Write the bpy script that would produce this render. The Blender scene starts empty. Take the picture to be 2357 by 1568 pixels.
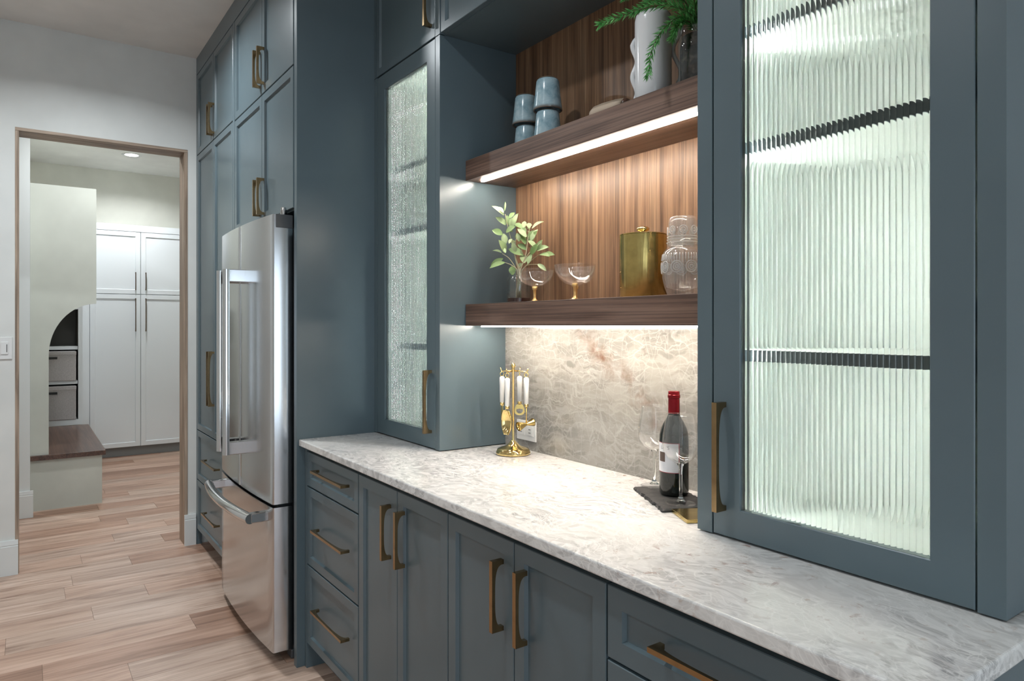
import bpy, bmesh, math, random
from mathutils import Vector, Matrix
random.seed(7)
PI = math.pi
scene = bpy.context.scene
C = scene.collection

# ------------------------------------------------------------------ camera
# X runs along the cabinet wall (negative = away), Y into the cabinets, Z up
W_PX, H_PX = 2357, 1568
F_PX, YAW, CAM_Z, HORIZON = 1592.58, math.radians(35.2734), 1.37, 750.0
cam_d = bpy.data.cameras.new('camera'); cam = bpy.data.objects.new('camera', cam_d); C.objects.link(cam)
cam_d.sensor_width = 36; cam_d.lens = F_PX / W_PX * 36
cam_d.shift_y = -(H_PX / 2 - HORIZON) / W_PX
cam_d.clip_start = .02
cam.location = (0, 0, CAM_Z)
fwd = Vector((-math.cos(YAW), math.sin(YAW), 0))
cam.rotation_euler = fwd.to_track_quat('-Z', 'Y').to_euler()
scene.camera = cam
TOCAM = Vector((math.cos(YAW), -math.sin(YAW), 0))
RIGHT = Vector((math.sin(YAW), math.cos(YAW), 0))   # across the view, used to lay out sprigs and tools

# ------------------------------------------------------------------ world, daylight, exposure
world = bpy.data.worlds.new('world'); scene.world = world; world.use_nodes = True
bg = world.node_tree.nodes['Background']
bg.inputs[0].default_value = (.74, .87, 1.0, 1); bg.inputs[1].default_value = 3.3
vs = scene.view_settings
vs.view_transform = 'Standard'; vs.look = 'None'; vs.exposure = 0.0; vs.gamma = 1.0; vs.use_curve_mapping = False
scene.cycles.use_denoising = True
scene.cycles.caustics_reflective = False; scene.cycles.caustics_refractive = False
scene.cycles.max_bounces = 8; scene.cycles.transmission_bounces = 7; scene.cycles.diffuse_bounces = 3; scene.cycles.glossy_bounces = 3
scene.cycles.use_adaptive_sampling = True; scene.cycles.adaptive_threshold = .1; scene.cycles.transparent_max_bounces = 16
scene.cycles.sample_clamp_indirect = 60.0

ROOM = dict(x0=-4.70, x1=2.6, y0=-2.3, y1=1.60, z1=3.05)
def portal(name, loc, rot, sx, sy):
    l = bpy.data.lights.new(name, 'AREA'); l.shape = 'RECTANGLE'; l.size = sx; l.size_y = sy
    l.cycles.is_portal = True
    o = bpy.data.objects.new(name, l); C.objects.link(o); o.location = loc; o.rotation_euler = rot
    return o
portal('window_daylight', (2.59, -.35, 1.20), (0, PI / 2, 0), 1.9, 2.8)      # big window behind the camera

CANS_KITCHEN = [(-3.62, .28), (-1.55, .28), (.9, .28), (-3.62, -1.3), (-1.55, -1.3), (.9, -1.3)]  # row opposite the cabinets is unseen, added for general fill
CAN_W = [23.0, 11.0, 5.0, 8.0, 6.0, 4.0]
CANS_FAR = [(-7.72, .876), (-5.55, .55), (-7.0, -.5)]
CAN_FAR_W = 19.0
LED_SHELF = 126.0
LED_CAB = 160.0

# ------------------------------------------------------------------ materials
MATS = {}
def mat(name, col=(.8, .8, .8), rough=.5, metal=0., spec=.5, **kw):
    m = bpy.data.materials.new(name); m.use_nodes = True
    b = m.node_tree.nodes['Principled BSDF']
    b.inputs['Base Color'].default_value = (*col, 1); b.inputs['Roughness'].default_value = rough
    b.inputs['Metallic'].default_value = metal; b.inputs['Specular IOR Level'].default_value = spec
    for k, v in kw.items():
        b.inputs[k.replace('_', ' ')].default_value = v
    MATS[name] = m
    return m
def NT(m): return m.node_tree.nodes, m.node_tree.links, m.node_tree.nodes['Principled BSDF']
def mapping(N, L, scale=(1, 1, 1), rot=(0, 0, 0), coord='Object', loc=(0, 0, 0)):
    t = N.new('ShaderNodeTexCoord'); mp = N.new('ShaderNodeMapping')
    mp.inputs['Scale'].default_value = scale; mp.inputs['Rotation'].default_value = rot; mp.inputs['Location'].default_value = loc
    L.new(t.outputs[coord], mp.inputs[0]); return mp
def noise(N, L, vec, scale, detail=4, rough=.55, dist=0):
    n = N.new('ShaderNodeTexNoise'); n.inputs['Scale'].default_value = scale; n.inputs['Detail'].default_value = detail
    n.inputs['Roughness'].default_value = rough; n.inputs['Distortion'].default_value = dist
    if vec is not None: L.new(vec, n.inputs['Vector'])
    return n
def ramp(N, L, fac, stops):
    r = N.new('ShaderNodeValToRGB'); e = r.color_ramp.elements
    e[0].position, e[0].color = stops[0][0], (*stops[0][1], 1)
    e[1].position, e[1].color = stops[1][0], (*stops[1][1], 1)
    for p, c in stops[2:]:
        q = e.new(p); q.color = (*c, 1)
    L.new(fac, r.inputs[0]); return r
def mixc(N, L, fac, a, b, mode='MIX'):
    x = N.new('ShaderNodeMix'); x.data_type = 'RGBA'; x.blend_type = mode
    for sock, v in ((0, fac), (6, a), (7, b)):
        if isinstance(v, (int, float)): x.inputs[sock].default_value = v
        elif isinstance(v, tuple): x.inputs[sock].default_value = (*v, 1)
        else: L.new(v, x.inputs[sock])
    return x.outputs[2]
def bump(N, L, b, h, s=.1, d=.01):
    n = N.new('ShaderNodeBump'); n.inputs['Strength'].default_value = s; n.inputs['Distance'].default_value = d
    L.new(h, n.inputs['Height']); L.new(n.outputs[0], b.inputs['Normal'])

def paint(name, col, rough=.36):
    m = mat(name, col, rough); N, L, b = NT(m)
    mp = mapping(N, L); n = noise(N, L, mp.outputs[0], 3, 3)
    dk = tuple(c * .93 for c in col); lt = tuple(c * 1.05 for c in col)
    L.new(ramp(N, L, n.outputs[0], [(.3, dk), (.7, lt)]).outputs[0], b.inputs['Base Color'])
    n2 = noise(N, L, mp.outputs[0], 260, 2); bump(N, L, b, n2.outputs[0], .04, .001)
    return m
PAINT = paint('slate_blue_paint', (.104, .144, .162), .29)
TOE = mat('toe_kick_paint', (.03, .045, .052), .5)
GAP = mat('shadow_gap_black', (.004, .004, .004), .8)
LINING = mat('cabinet_interior_white', (.80, .83, .80), .45)
WALLM = paint('wall_paint', (.76, .77, .74), .6)
WALLF = paint('mudroom_wall_paint', (.80, .80, .72), .6)
CEILM = paint('ceiling_paint', (.88, .86, .82), .7)
CEILF = paint('mudroom_ceiling_paint', (.80, .80, .76), .7)
TRIM = mat('white_trim_paint', (.74, .77, .76), .35)
WHITECAB = mat('white_cabinet_paint', (.72, .76, .78), .32)
MUDP = paint('mudroom_greige_paint', (.56, .58, .52), .45)
GREYTOE = mat('grey_toe_kick', (.22, .23, .23), .5)

def brass_mat(name, col, rough):
    m = mat(name, col, rough, 1.0); N, L, b = NT(m)
    mp = mapping(N, L, (1, 1, 1)); n = noise(N, L, mp.outputs[0], 40, 3)
    L.new(ramp(N, L, n.outputs[0], [(.3, tuple(c * .85 for c in col)), (.7, tuple(min(1, c * 1.08) for c in col))]).outputs[0], b.inputs['Base Color'])
    return m
BRASS = brass_mat('aged_brass', (.38, .26, .135), .25)
BRONZE = brass_mat('dark_bronze', (.14, .10, .07), .35)
BRASSP = brass_mat('polished_brass', (.80, .60, .26), .12)
BRASSB = brass_mat('brushed_gold', (.62, .46, .17), .22)
BUCKET = brass_mat('spun_gold', (.58, .44, .16), .2)
N, L, b = NT(BUCKET); n = noise(N, L, mapping(N, L, (45, 45, 1.2)).outputs[0], 1, 3); bump(N, L, b, n.outputs[0], .5, .004)
STEEL = mat('brushed_steel', (.60, .61, .62), .34, 1.0); 
N, L, b = NT(STEEL); mp = mapping(N, L, (400, 400, 3)); n = noise(N, L, mp.outputs[0], 1, 2)
L.new(ramp(N, L, n.outputs[0], [(.3, (.15,) * 3), (.7, (.21,) * 3)]).outputs[0], b.inputs['Roughness'])
STEELP = mat('polished_steel', (.66, .66, .66), .13, 1.0)
FBODY = mat('fridge_body_grey', (.10, .105, .11), .4)
BLACKP = mat('black_plastic', (.012, .013, .015), .3)
DGREY = mat('hinge_grey', (.07, .075, .08), .35)

def walnut(name, axis, cols, fine=200, scale=1.0, rough=.42):
    # grain runs along `axis`; colours belong to the veneer itself
    m = mat(name, cols[1], rough); N, L, b = NT(m)
    sc = [10 * scale] * 3; sc[axis] = .55 * scale
    mp = mapping(N, L, tuple(sc)); warp = noise(N, L, mp.outputs[0], .9, 3)
    add = N.new('ShaderNodeVectorMath'); add.operation = 'MULTIPLY_ADD'
    add.inputs[1].default_value = (.9, .9, .9); L.new(warp.outputs['Color'], add.inputs[0]); L.new(mp.outputs[0], add.inputs[2])
    n = noise(N, L, add.outputs[0], 2.6, 8, .62)
    c1 = ramp(N, L, n.outputs[0], [(.30, cols[0]), (.68, cols[2]), (.48, cols[1])])
    sf = [fine] * 3; sf[axis] = 1.6
    mp2 = mapping(N, L, tuple(sf)); n2 = noise(N, L, mp2.outputs[0], 1, 3)
    f = ramp(N, L, n2.outputs[0], [(.40, (.45,) * 3), (.54, (1,) * 3)])
    col = mixc(N, L, .75, c1.outputs[0], f.outputs[0], 'MULTIPLY')
    L.new(col, b.inputs['Base Color']); bump(N, L, b, n2.outputs[0], .08, .001)
    return m
WAL_V = walnut('walnut_veneer_upright', 2, [(.11, .056, .028), (.25, .135, .072), (.39, .235, .135)])
WAL_H = walnut('walnut_veneer_level', 0, [(.095, .050, .033), (.175, .100, .070), (.25, .155, .115)], 260)
CASING = walnut('oak_casing', 2, [(.22, .15, .105), (.40, .295, .215), (.56, .43, .325)], 110, 1.3, .5)
CASING_H = walnut('oak_casing_head', 1, [(.22, .15, .105), (.40, .295, .215), (.56, .43, .325)], 110, 1.3, .5)
BENCHW = walnut('bench_walnut', 0, [(.055, .026, .016), (.105, .052, .034), (.15, .08, .052)], 90, 1.0, .3)

# floor boards: each board takes its own tone
FLOORM = mat('oak_board', (.5, .4, .3), .38); N, L, b = NT(FLOORM)
oi = N.new('ShaderNodeObjectInfo'); t = N.new('ShaderNodeTexCoord')
off = N.new('ShaderNodeVectorMath'); off.operation = 'MULTIPLY_ADD'; cr = N.new('ShaderNodeCombineXYZ')
for k in range(3): L.new(oi.outputs['Random'], cr.inputs[k])
off.inputs[1].default_value = (37, 91, 13); L.new(cr.outputs[0], off.inputs[0]); L.new(t.outputs['Object'], off.inputs[2])
mp = N.new('ShaderNodeMapping'); mp.inputs['Scale'].default_value = (9, .8, 9); L.new(off.outputs[0], mp.inputs[0])
n = noise(N, L, mp.outputs[0], 1.5, 7, .62, 1.2)
c1 = ramp(N, L, n.outputs[0], [(.28, (.27, .17, .115)), (.72, (.70, .56, .44)), (.5, (.52, .385, .285))])
tone = ramp(N, L, oi.outputs['Random'], [(0, (.62, .47, .39)), (1, (1.08, 1.02, .98)), (.22, (.82, .66, .58)), (.5, (1.0, .89, .83)), (.75, (.92, .88, .86))])
col = mixc(N, L, 1.0, c1.outputs[0], tone.outputs[0], 'MULTIPLY')
mp2 = N.new('ShaderNodeMapping'); mp2.inputs['Scale'].default_value = (130, 2.5, 130); L.new(off.outputs[0], mp2.inputs[0])
n2 = noise(N, L, mp2.outputs[0], 1, 3)
f = ramp(N, L, n2.outputs[0], [(.36, (.72, .68, .64)), (.56, (1, 1, 1))])
col = mixc(N, L, .7, col, f.outputs[0], 'MULTIPLY'); col = mixc(N, L, 1.0, col, (.98, .985, 1.06), 'MULTIPLY')
mp3 = N.new('ShaderNodeMapping'); mp3.inputs['Scale'].default_value = (7, 2.2, 7); L.new(off.outputs[0], mp3.inputs[0])
n3 = noise(N, L, mp3.outputs[0], 1.1, 2)
k = ramp(N, L, n3.outputs[0], [(.70, (0, 0, 0)), (.78, (1, 1, 1))])
col = mixc(N, L, k.outputs[0], col, (.22, .13, .08)); L.new(col, b.inputs['Base Color'])
bump(N, L, b, n2.outputs[0], .08, .001)
SUBFLOOR = mat('floor_joint_dark', (.22, .155, .11), .7)

def stone(name, dark=1.0, tint=(1, 1, 1), bold=False):
    m = mat(name, (.8, .78, .74), .16); N, L, b = NT(m)
    mp = mapping(N, L)
    w1 = noise(N, L, mp.outputs[0], 2.2, 3)
    a1 = N.new('ShaderNodeVectorMath'); a1.operation = 'MULTIPLY_ADD'; a1.inputs[1].default_value = (.16, .16, .16) if bold else (.40, .40, .40)
    L.new(w1.outputs['Color'], a1.inputs[0]); L.new(mp.outputs[0], a1.inputs[2])
    sh = N.new('ShaderNodeMapping'); sh.inputs['Scale'].default_value = (1, 2.3, 2.3) if not bold else (.75, 2.0, 3.4); sh.inputs['Rotation'].default_value = (.3, .75, .7) if bold else (.3, .5, .7)
    src = a1.outputs[0]
    if bold:      # finer wander so the fractures look fibrous
        w2 = noise(N, L, mp.outputs[0], 13, 3); a2 = N.new('ShaderNodeVectorMath'); a2.operation = 'MULTIPLY_ADD'; a2.inputs[1].default_value = (.055, .055, .055)
        L.new(w2.outputs['Color'], a2.inputs[0]); L.new(a1.outputs[0], a2.inputs[2]); src = a2.outputs[0]
    L.new(src, sh.inputs[0])
    vm = noise(N, L, mp.outputs[0], 6, 4); vmr = ramp(N, L, vm.outputs[0], [(.34, (.10,) * 3), (.62, (1,) * 3)])
    def vein(scale, lo, hi):
        v = N.new('ShaderNodeTexVoronoi'); v.feature = 'DISTANCE_TO_EDGE'; v.inputs['Scale'].default_value = scale * (.62 if bold else 1.5)
        L.new(sh.outputs[0], v.inputs['Vector'])
        r_ = ramp(N, L, v.outputs['Distance'], [(lo, (1, 1, 1)), (hi, (0, 0, 0))]).outputs[0]
        mu = N.new('ShaderNodeMath'); mu.operation = 'MULTIPLY'; L.new(r_, mu.inputs[0]); L.new(vmr.outputs[0], mu.inputs[1]); return mu.outputs[0]
    vc = N.new('ShaderNodeTexVoronoi'); vc.feature = 'SMOOTH_F1'; vc.inputs['Smoothness'].default_value = .55; vc.inputs['Scale'].default_value = 21 if bold else 40; L.new(sh.outputs[0], vc.inputs['Vector'])
    cell = ramp(N, L, vc.outputs['Color'], [(.1, (.40, .39, .385)), (.9, (.80, .79, .775)), (.5, (.62, .61, .60))] if not bold else [(.1, (.45, .435, .42)), (.9, (.70, .685, .66)), (.5, (.58, .565, .54))])
    cloud = noise(N, L, a1.outputs[0], 3.0, 5)
    milky = ramp(N, L, cloud.outputs[0], [(.42, (0, 0, 0)), (.68, (.8, .8, .8))])
    col = mixc(N, L, milky.outputs[0], cell.outputs[0], (.82, .80, .76))
    vv = N.new('ShaderNodeMath'); vv.operation = 'MULTIPLY'; vv.inputs[1].default_value = .8 if bold else .75
    L.new(vein(13, .0, .05 if not bold else .045), vv.inputs[0]); col = mixc(N, L, vv.outputs[0], col, (.93, .915, .88))
    vv2 = N.new('ShaderNodeMath'); vv2.operation = 'MULTIPLY'; vv2.inputs[1].default_value = .6
    L.new(vein(33, .0, .08 if not bold else .05), vv2.inputs[0]); col = mixc(N, L, vv2.outputs[0], col, (.90, .885, .85))
    if bold:   # second family of straight hairline fractures crossing the first
        s2 = N.new('ShaderNodeMapping'); s2.inputs['Scale'].default_value = (3.2, 2.0, .9); s2.inputs['Rotation'].default_value = (.2, -.9, .2); L.new(a1.outputs[0], s2.inputs[0])
        v2 = N.new('ShaderNodeTexVoronoi'); v2.feature = 'DISTANCE_TO_EDGE'; v2.inputs['Scale'].default_value = 9; L.new(s2.outputs[0], v2.inputs['Vector'])
        r2 = ramp(N, L, v2.outputs['Distance'], [(0, (.5, .5, .5)), (.03, (0, 0, 0))])
        col = mixc(N, L, r2.outputs[0], col, (.90, .885, .86))
    # rust and plum flecks
    big = noise(N, L, a1.outputs[0], 2.0, 2); bigm = ramp(N, L, big.outputs[0], [(.52, (0, 0, 0)), (.66, (1, 1, 1))])
    sp = noise(N, L, mp.outputs[0], 34, 4, .6, .6); spm = ramp(N, L, sp.outputs[0], [(.60, (0, 0, 0)), (.70, (1, 1, 1))])
    mm = N.new('ShaderNodeMath'); mm.operation = 'MULTIPLY'; L.new(bigm.outputs[0], mm.inputs[0]); L.new(spm.outputs[0], mm.inputs[1])
    m2 = N.new('ShaderNodeMath'); m2.operation = 'MULTIPLY'; m2.inputs[1].default_value = .7; L.new(mm.outputs[0], m2.inputs[0])
    hue = noise(N, L, mp.outputs[0], 9, 2); hc = ramp(N, L, hue.outputs[0], [(.4, (.36, .20, .10)), (.6, (.30, .17, .16))])
    col = mixc(N, L, m2.outputs[0], col, hc.outputs[0])
    if bold:   # one rusty streak running down to the right through the slab
        sx_ = N.new('ShaderNodeSeparateXYZ'); wv = noise(N, L, mp.outputs[0], 5, 3)
        ad = N.new('ShaderNodeVectorMath'); ad.operation = 'MULTIPLY_ADD'; ad.inputs[1].default_value = (.16, .16, .16); L.new(wv.outputs['Color'], ad.inputs[0]); L.new(mp.outputs[0], ad.inputs[2]); L.new(ad.outputs[0], sx_.inputs[0])
        q = N.new('ShaderNodeMath'); q.operation = 'MULTIPLY_ADD'; q.inputs[1].default_value = .72; L.new(sx_.outputs[0], q.inputs[0]); L.new(sx_.outputs[2], q.inputs[2])
        q2 = N.new('ShaderNodeMath'); q2.operation = 'SUBTRACT'; q2.inputs[1].default_value = .49; L.new(q.outputs[0], q2.inputs[0])
        q3 = N.new('ShaderNodeMath'); q3.operation = 'ABSOLUTE'; L.new(q2.outputs[0], q3.inputs[0])
        band = ramp(N, L, q3.outputs[0], [(.012, (1, 1, 1)), (.060, (0, 0, 0))])
        fl = noise(N, L, mp.outputs[0], 16, 4); flm = ramp(N, L, fl.outputs[0], [(.45, (0, 0, 0)), (.70, (1, 1, 1))])
        bm_ = N.new('ShaderNodeMath'); bm_.operation = 'MULTIPLY'; L.new(band.outputs[0], bm_.inputs[0]); L.new(flm.outputs[0], bm_.inputs[1])
        col = mixc(N, L, bm_.outputs[0], col, (.36, .20, .13))
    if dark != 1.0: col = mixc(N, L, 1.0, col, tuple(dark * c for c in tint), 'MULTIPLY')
    L.new(col, b.inputs['Base Color'])
    return m
STONE = stone('quartzite')
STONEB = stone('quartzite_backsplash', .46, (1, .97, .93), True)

def thin_glass(name, tint=(1, 1, 1), rough=.02, base=.04, power=1.0, top=.45, haze=0.):
    # thin wall: clear body with Fresnel reflection, so light passes through it
    m = bpy.data.materials.new(name); m.use_nodes = True; N = m.node_tree.nodes; L = m.node_tree.links; N.clear()
    o = N.new('ShaderNodeOutputMaterial'); tr = N.new('ShaderNodeBsdfTransparent'); gl = N.new('ShaderNodeBsdfGlossy'); mx = N.new('ShaderNodeMixShader')
    lw = N.new('ShaderNodeLayerWeight'); lw.inputs[0].default_value = .35
    tr.inputs[0].default_value = (*tint, 1); gl.inputs['Roughness'].default_value = rough
    r = N.new('ShaderNodeMapRange'); r.inputs[3].default_value = base; r.inputs[4].default_value = top
    pw = N.new('ShaderNodeMath'); pw.operation = 'POWER'; pw.inputs[1].default_value = 3.0 * power
    L.new(lw.outputs['Facing'], pw.inputs[0]); L.new(pw.outputs[0], r.inputs[0]); L.new(r.outputs[0], mx.inputs[0])
    L.new(tr.outputs[0], mx.inputs[1]); L.new(gl.outputs[0], mx.inputs[2])
    gl.inputs[0].default_value = (1, 1, 1, 1)
    if haze:      # white diffuse mixed in, stands in for refraction sparkle
        df = N.new('ShaderNodeBsdfDiffuse'); df.inputs[0].default_value = (.95, .95, .94, 1); tl = N.new('ShaderNodeBsdfTranslucent'); tl.inputs[0].default_value = (.95, .95, .94, 1)
        m1 = N.new('ShaderNodeMixShader'); m1.inputs[0].default_value = .5; L.new(df.outputs[0], m1.inputs[1]); L.new(tl.outputs[0], m1.inputs[2])
        m2 = N.new('ShaderNodeMixShader'); m2.inputs[0].default_value = haze; L.new(mx.outputs[0], m2.inputs[1]); L.new(m1.outputs[0], m2.inputs[2]); mx = m2
    L.new(mx.outputs[0], o.inputs[0]); return m
def glass(name, col=(1, 1, 1), rough=0., ior=1.48):
    m = bpy.data.materials.new(name); m.use_nodes = True; N = m.node_tree.nodes; L = m.node_tree.links; N.clear()
    o = N.new('ShaderNodeOutputMaterial'); g = N.new('ShaderNodeBsdfGlass'); g.inputs[0].default_value = (*col, 1)
    g.inputs['Roughness'].default_value = rough; g.inputs['IOR'].default_value = ior; L.new(g.outputs[0], o.inputs[0]); return m
THIN = thin_glass('thin_clear_glass', (.985, .985, .985), .02, .045, .8, .6, .012)
THINP = thin_glass('pressed_clear_glass', (.97, .97, .965), .05, .09, .7, .55, .085)
THINR = thin_glass('pressed_glass_relief', (.97, .97, .965), .05, .12, .7, .6, .32)  # whiter copy of the pressed glass, sparkle put into its colour
JARG = thin_glass('jar_glass', (.93, .95, .95), .02, .05, 1.0, .45)
GLASS = glass('solid_glass', (.98, .99, .99))
FLUTE = glass('fluted_glass', (.955, .99, .97), 0., 1.5)
AMBER = mat('gold_stem_glass', (.85, .55, .22), .12, .6)
def emit(name, col, s):
    m = bpy.data.materials.new(name); m.use_nodes = True; N = m.node_tree.nodes; L = m.node_tree.links; N.clear()
    o = N.new('ShaderNodeOutputMaterial'); e = N.new('ShaderNodeEmission'); e.inputs[0].default_value = (*col, 1); e.inputs[1].default_value = s
    L.new(e.outputs[0], o.inputs[0]); return m
LEDW = emit('led_strip_warm', (1, .91, .79), LED_SHELF)
LEDC = emit('led_strip_neutral', (1, .98, .93), LED_CAB)
LEDC2 = emit('led_strip_soft', (1, .98, .93), LED_CAB * .55)
CANE = emit('downlight_lens', (1, .98, .95), 14.0)
CERW = mat('white_glazed_ceramic', (.80, .81, .82), .14)
def glaze():
    m = mat('blue_reactive_glaze', (.3, .42, .46), .16); N, L, b = NT(m); mp = mapping(N, L)
    n = noise(N, L, mp.outputs[0], 26, 5, .6, .5)
    c = ramp(N, L, n.outputs[0], [(.3, (.17, .30, .36)), (.72, (.50, .62, .65)), (.5, (.32, .46, .52))])
    g = N.new('ShaderNodeSeparateXYZ'); t = N.new('ShaderNodeTexCoord'); L.new(t.outputs['Object'], g.inputs[0])
    r = ramp(N, L, g.outputs[2], [(.002, (1, 1, 1)), (.012, (0, 0, 0))])
    L.new(mixc(N, L, r.outputs[0], c.outputs[0], (.17, .12, .085)), b.inputs['Base Color']); return m
GLAZE = glaze()
RAWCLAY = mat('bare_clay_foot', (.20, .15, .11), .7)
TANW = walnut('pale_beech', 0, [(.45, .34, .24), (.55, .43, .32), (.62, .50, .38)], 60, 1.0, .55)
def leafm(name, a, c2):
    m = mat(name, a, .55); N, L, b = NT(m); oi = N.new('ShaderNodeObjectInfo')
    L.new(ramp(N, L, oi.outputs['Random'], [(0, a), (1, c2)]).outputs[0], b.inputs['Base Color']); return m
SAGE = leafm('sage_leaf', (.16, .27, .09), (.40, .50, .29))
STEMM = mat('sage_stem', (.42, .40, .26), .6)
ROSE = leafm('rosemary_needle', (.03, .14, .035), (.06, .22, .06))
N, L, b = NT(ROSE); gg = noise(N, L, mapping(N, L).outputs[0], 60, 2)
L.new(ramp(N, L, gg.outputs[0], [(.32, (.04, .26, .04)), (.68, (.24, .62, .20))]).outputs[0], b.inputs['Base Color'])
TWIG = mat('rosemary_twig', (.10, .10, .04), .7)
SOIL = mat('dark_root_soil', (.02, .018, .014), .9)
N, L, b = NT(SOIL); gg = noise(N, L, mapping(N, L).outputs[0], 55, 4); L.new(ramp(N, L, gg.outputs[0], [(.5, (.008, .007, .006)), (.72, (.13, .11, .08))]).outputs[0], b.inputs['Base Color'])
WATER = mat('dark_plum_water', (.03, .006, .006), .1)
def slate_m():
    m = mat('slate', (.035, .034, .034), .5); N, L, b = NT(m); n = noise(N, L, mapping(N, L).outputs[0], 60, 5)
    L.new(ramp(N, L, n.outputs[0], [(.3, (.018, .018, .018)), (.7, (.065, .062, .06))]).outputs[0], b.inputs['Base Color']); bump(N, L, b, n.outputs[0], .5, .002); return m
SLATE = slate_m()
WINEG = mat('dark_wine_bottle_glass', (.006, .008, .006), .06, 0, .6)
FOIL = mat('red_foil', (.25, .008, .014), .24, .55)
LABEL = mat('label_paper', (.72, .73, .76), .6)
LRED = mat('label_red_border', (.32, .02, .045), .6)
LBROWN = mat('label_picture_brown', (.10, .065, .05), .6)
INK = mat('label_ink', (.10, .10, .13), .6)
IVORY = mat('white_resin_handle', (.86, .86, .84), .25)
PLASTW = mat('white_plastic', (.78, .78, .76), .35)
SLOT = mat('slot_dark', (.02, .02, .02), .6)
FABRIC = mat('grey_bin_fabric', (.44, .42, .42), .9)
N, L, b = NT(FABRIC); gg = noise(N, L, mapping(N, L).outputs[0], 220, 2); L.new(ramp(N, L, gg.outputs[0], [(.3, (.36, .345, .345)), (.7, (.52, .50, .50))]).outputs[0], b.inputs['Base Color'])
DARKB = mat('cubby_shade_lining', (.055, .05, .04), .5)  # dark tone puts the cubby's deep shade into the lining colour
DISH = mat('white_dishware', (.80, .82, .80), .2)

# ------------------------------------------------------------------ mesh helpers
def B(): return bmesh.new()
def box(bm, x0, x1, y0, y1, z0, z1):
    v = [bm.verts.new(p) for p in ((x0, y0, z0), (x1, y0, z0), (x1, y1, z0), (x0, y1, z0), (x0, y0, z1), (x1, y0, z1), (x1, y1, z1), (x0, y1, z1))]
    for f in ((3, 2, 1, 0), (4, 5, 6, 7), (0, 1, 5, 4), (1, 2, 6, 5), (2, 3, 7, 6), (3, 0, 4, 7)): bm.faces.new([v[i] for i in f])
    return bm
def bev(bm, off, seg=2):
    bmesh.ops.bevel(bm, geom=list(bm.edges), offset=off, segments=seg, profile=.5, affect='EDGES'); return bm
def bx(x0, x1, y0, y1, z0, z1, b=0): 
    bm = box(B(), x0, x1, y0, y1, z0, z1)
    return bev(bm, b) if b else bm
def rings(bm, loops, close=True, cap0=False, cap1=False):
    vs_ = [[bm.verts.new(p) for p in lp] for lp in loops]
    n = len(vs_[0])
    for a, c in zip(vs_, vs_[1:]):
        for i in range(n if close else n - 1):
            j = (i + 1) % n; bm.faces.new((a[i], a[j], c[j], c[i]))
    if cap0: bm.faces.new(list(reversed(vs_[0])))
    if cap1: bm.faces.new(vs_[-1])
    return vs_
def lathe(bm, prof, cx=0, cy=0, cz=0, seg=32, wob=None):
    loops = []
    for r, z in prof:
        r = max(r, 1e-5)
        loops.append([(cx + r * (wob(2 * PI * k / seg, z) if wob else 1) * math.cos(2 * PI * k / seg), cy + r * (wob(2 * PI * k / seg, z) if wob else 1) * math.sin(2 * PI * k / seg), cz + z) for k in range(seg)])
    rings(bm, loops); return bm
def tube(bm, pts, r, seg=8, caps=True, flat=1.0):
    pts = [Vector(p) for p in pts]; rr = r if isinstance(r, (list, tuple)) else [r] * len(pts)
    loops = []; u = None
    for i, p in enumerate(pts):
        t = (pts[min(i + 1, len(pts) - 1)] - pts[max(i - 1, 0)]).normalized()
        if u is None:
            u = t.cross(Vector((0, 0, 1)))
            if u.length < .05: u = t.cross(Vector((1, 0, 0)))
        u = (u - t * u.dot(t)).normalized(); v = t.cross(u).normalized()
        loops.append([p + rr[i] * (u * math.cos(2 * PI * k / seg) + v * flat * math.sin(2 * PI * k / seg)) for k in range(seg)])
    rings(bm, loops, True, caps, caps); return bm
def torus(bm, c, R, r, axis='z', n=16, m=6, rot=None):
    loops = []
    for i in range(n + 1):
        a = 2 * PI * i / n; lp = []
        for k in range(m):
            q = 2 * PI * k / m; p = Vector(((R + r * math.cos(q)) * math.cos(a), (R + r * math.cos(q)) * math.sin(a), r * math.sin(q)))
            if rot: p = rot @ p
            lp.append(Vector(c) + p)
        loops.append(lp)
    rings(bm, loops); bmesh.ops.remove_doubles(bm, verts=bm.verts, dist=1e-6); return bm
def prism(bm, pts, axis, a, c):
    # extrude a polygon; axis 0: pts are (y,z); 1: (x,z); 2: (x,y)
    def P(p, q): return {0: (q, p[0], p[1]), 1: (p[0], q, p[1]), 2: (p[0], p[1], q)}[axis]
    v0 = [bm.verts.new(P(p, a)) for p in pts]; v1 = [bm.verts.new(P(p, c)) for p in pts]; n = len(pts)
    bm.faces.new(v0); bm.faces.new(list(reversed(v1)))
    for i in range(n): bm.faces.new((v0[i], v1[i], v1[(i + 1) % n], v0[(i + 1) % n]))
    bmesh.ops.recalc_face_normals(bm, faces=bm.faces); return bm

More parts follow.
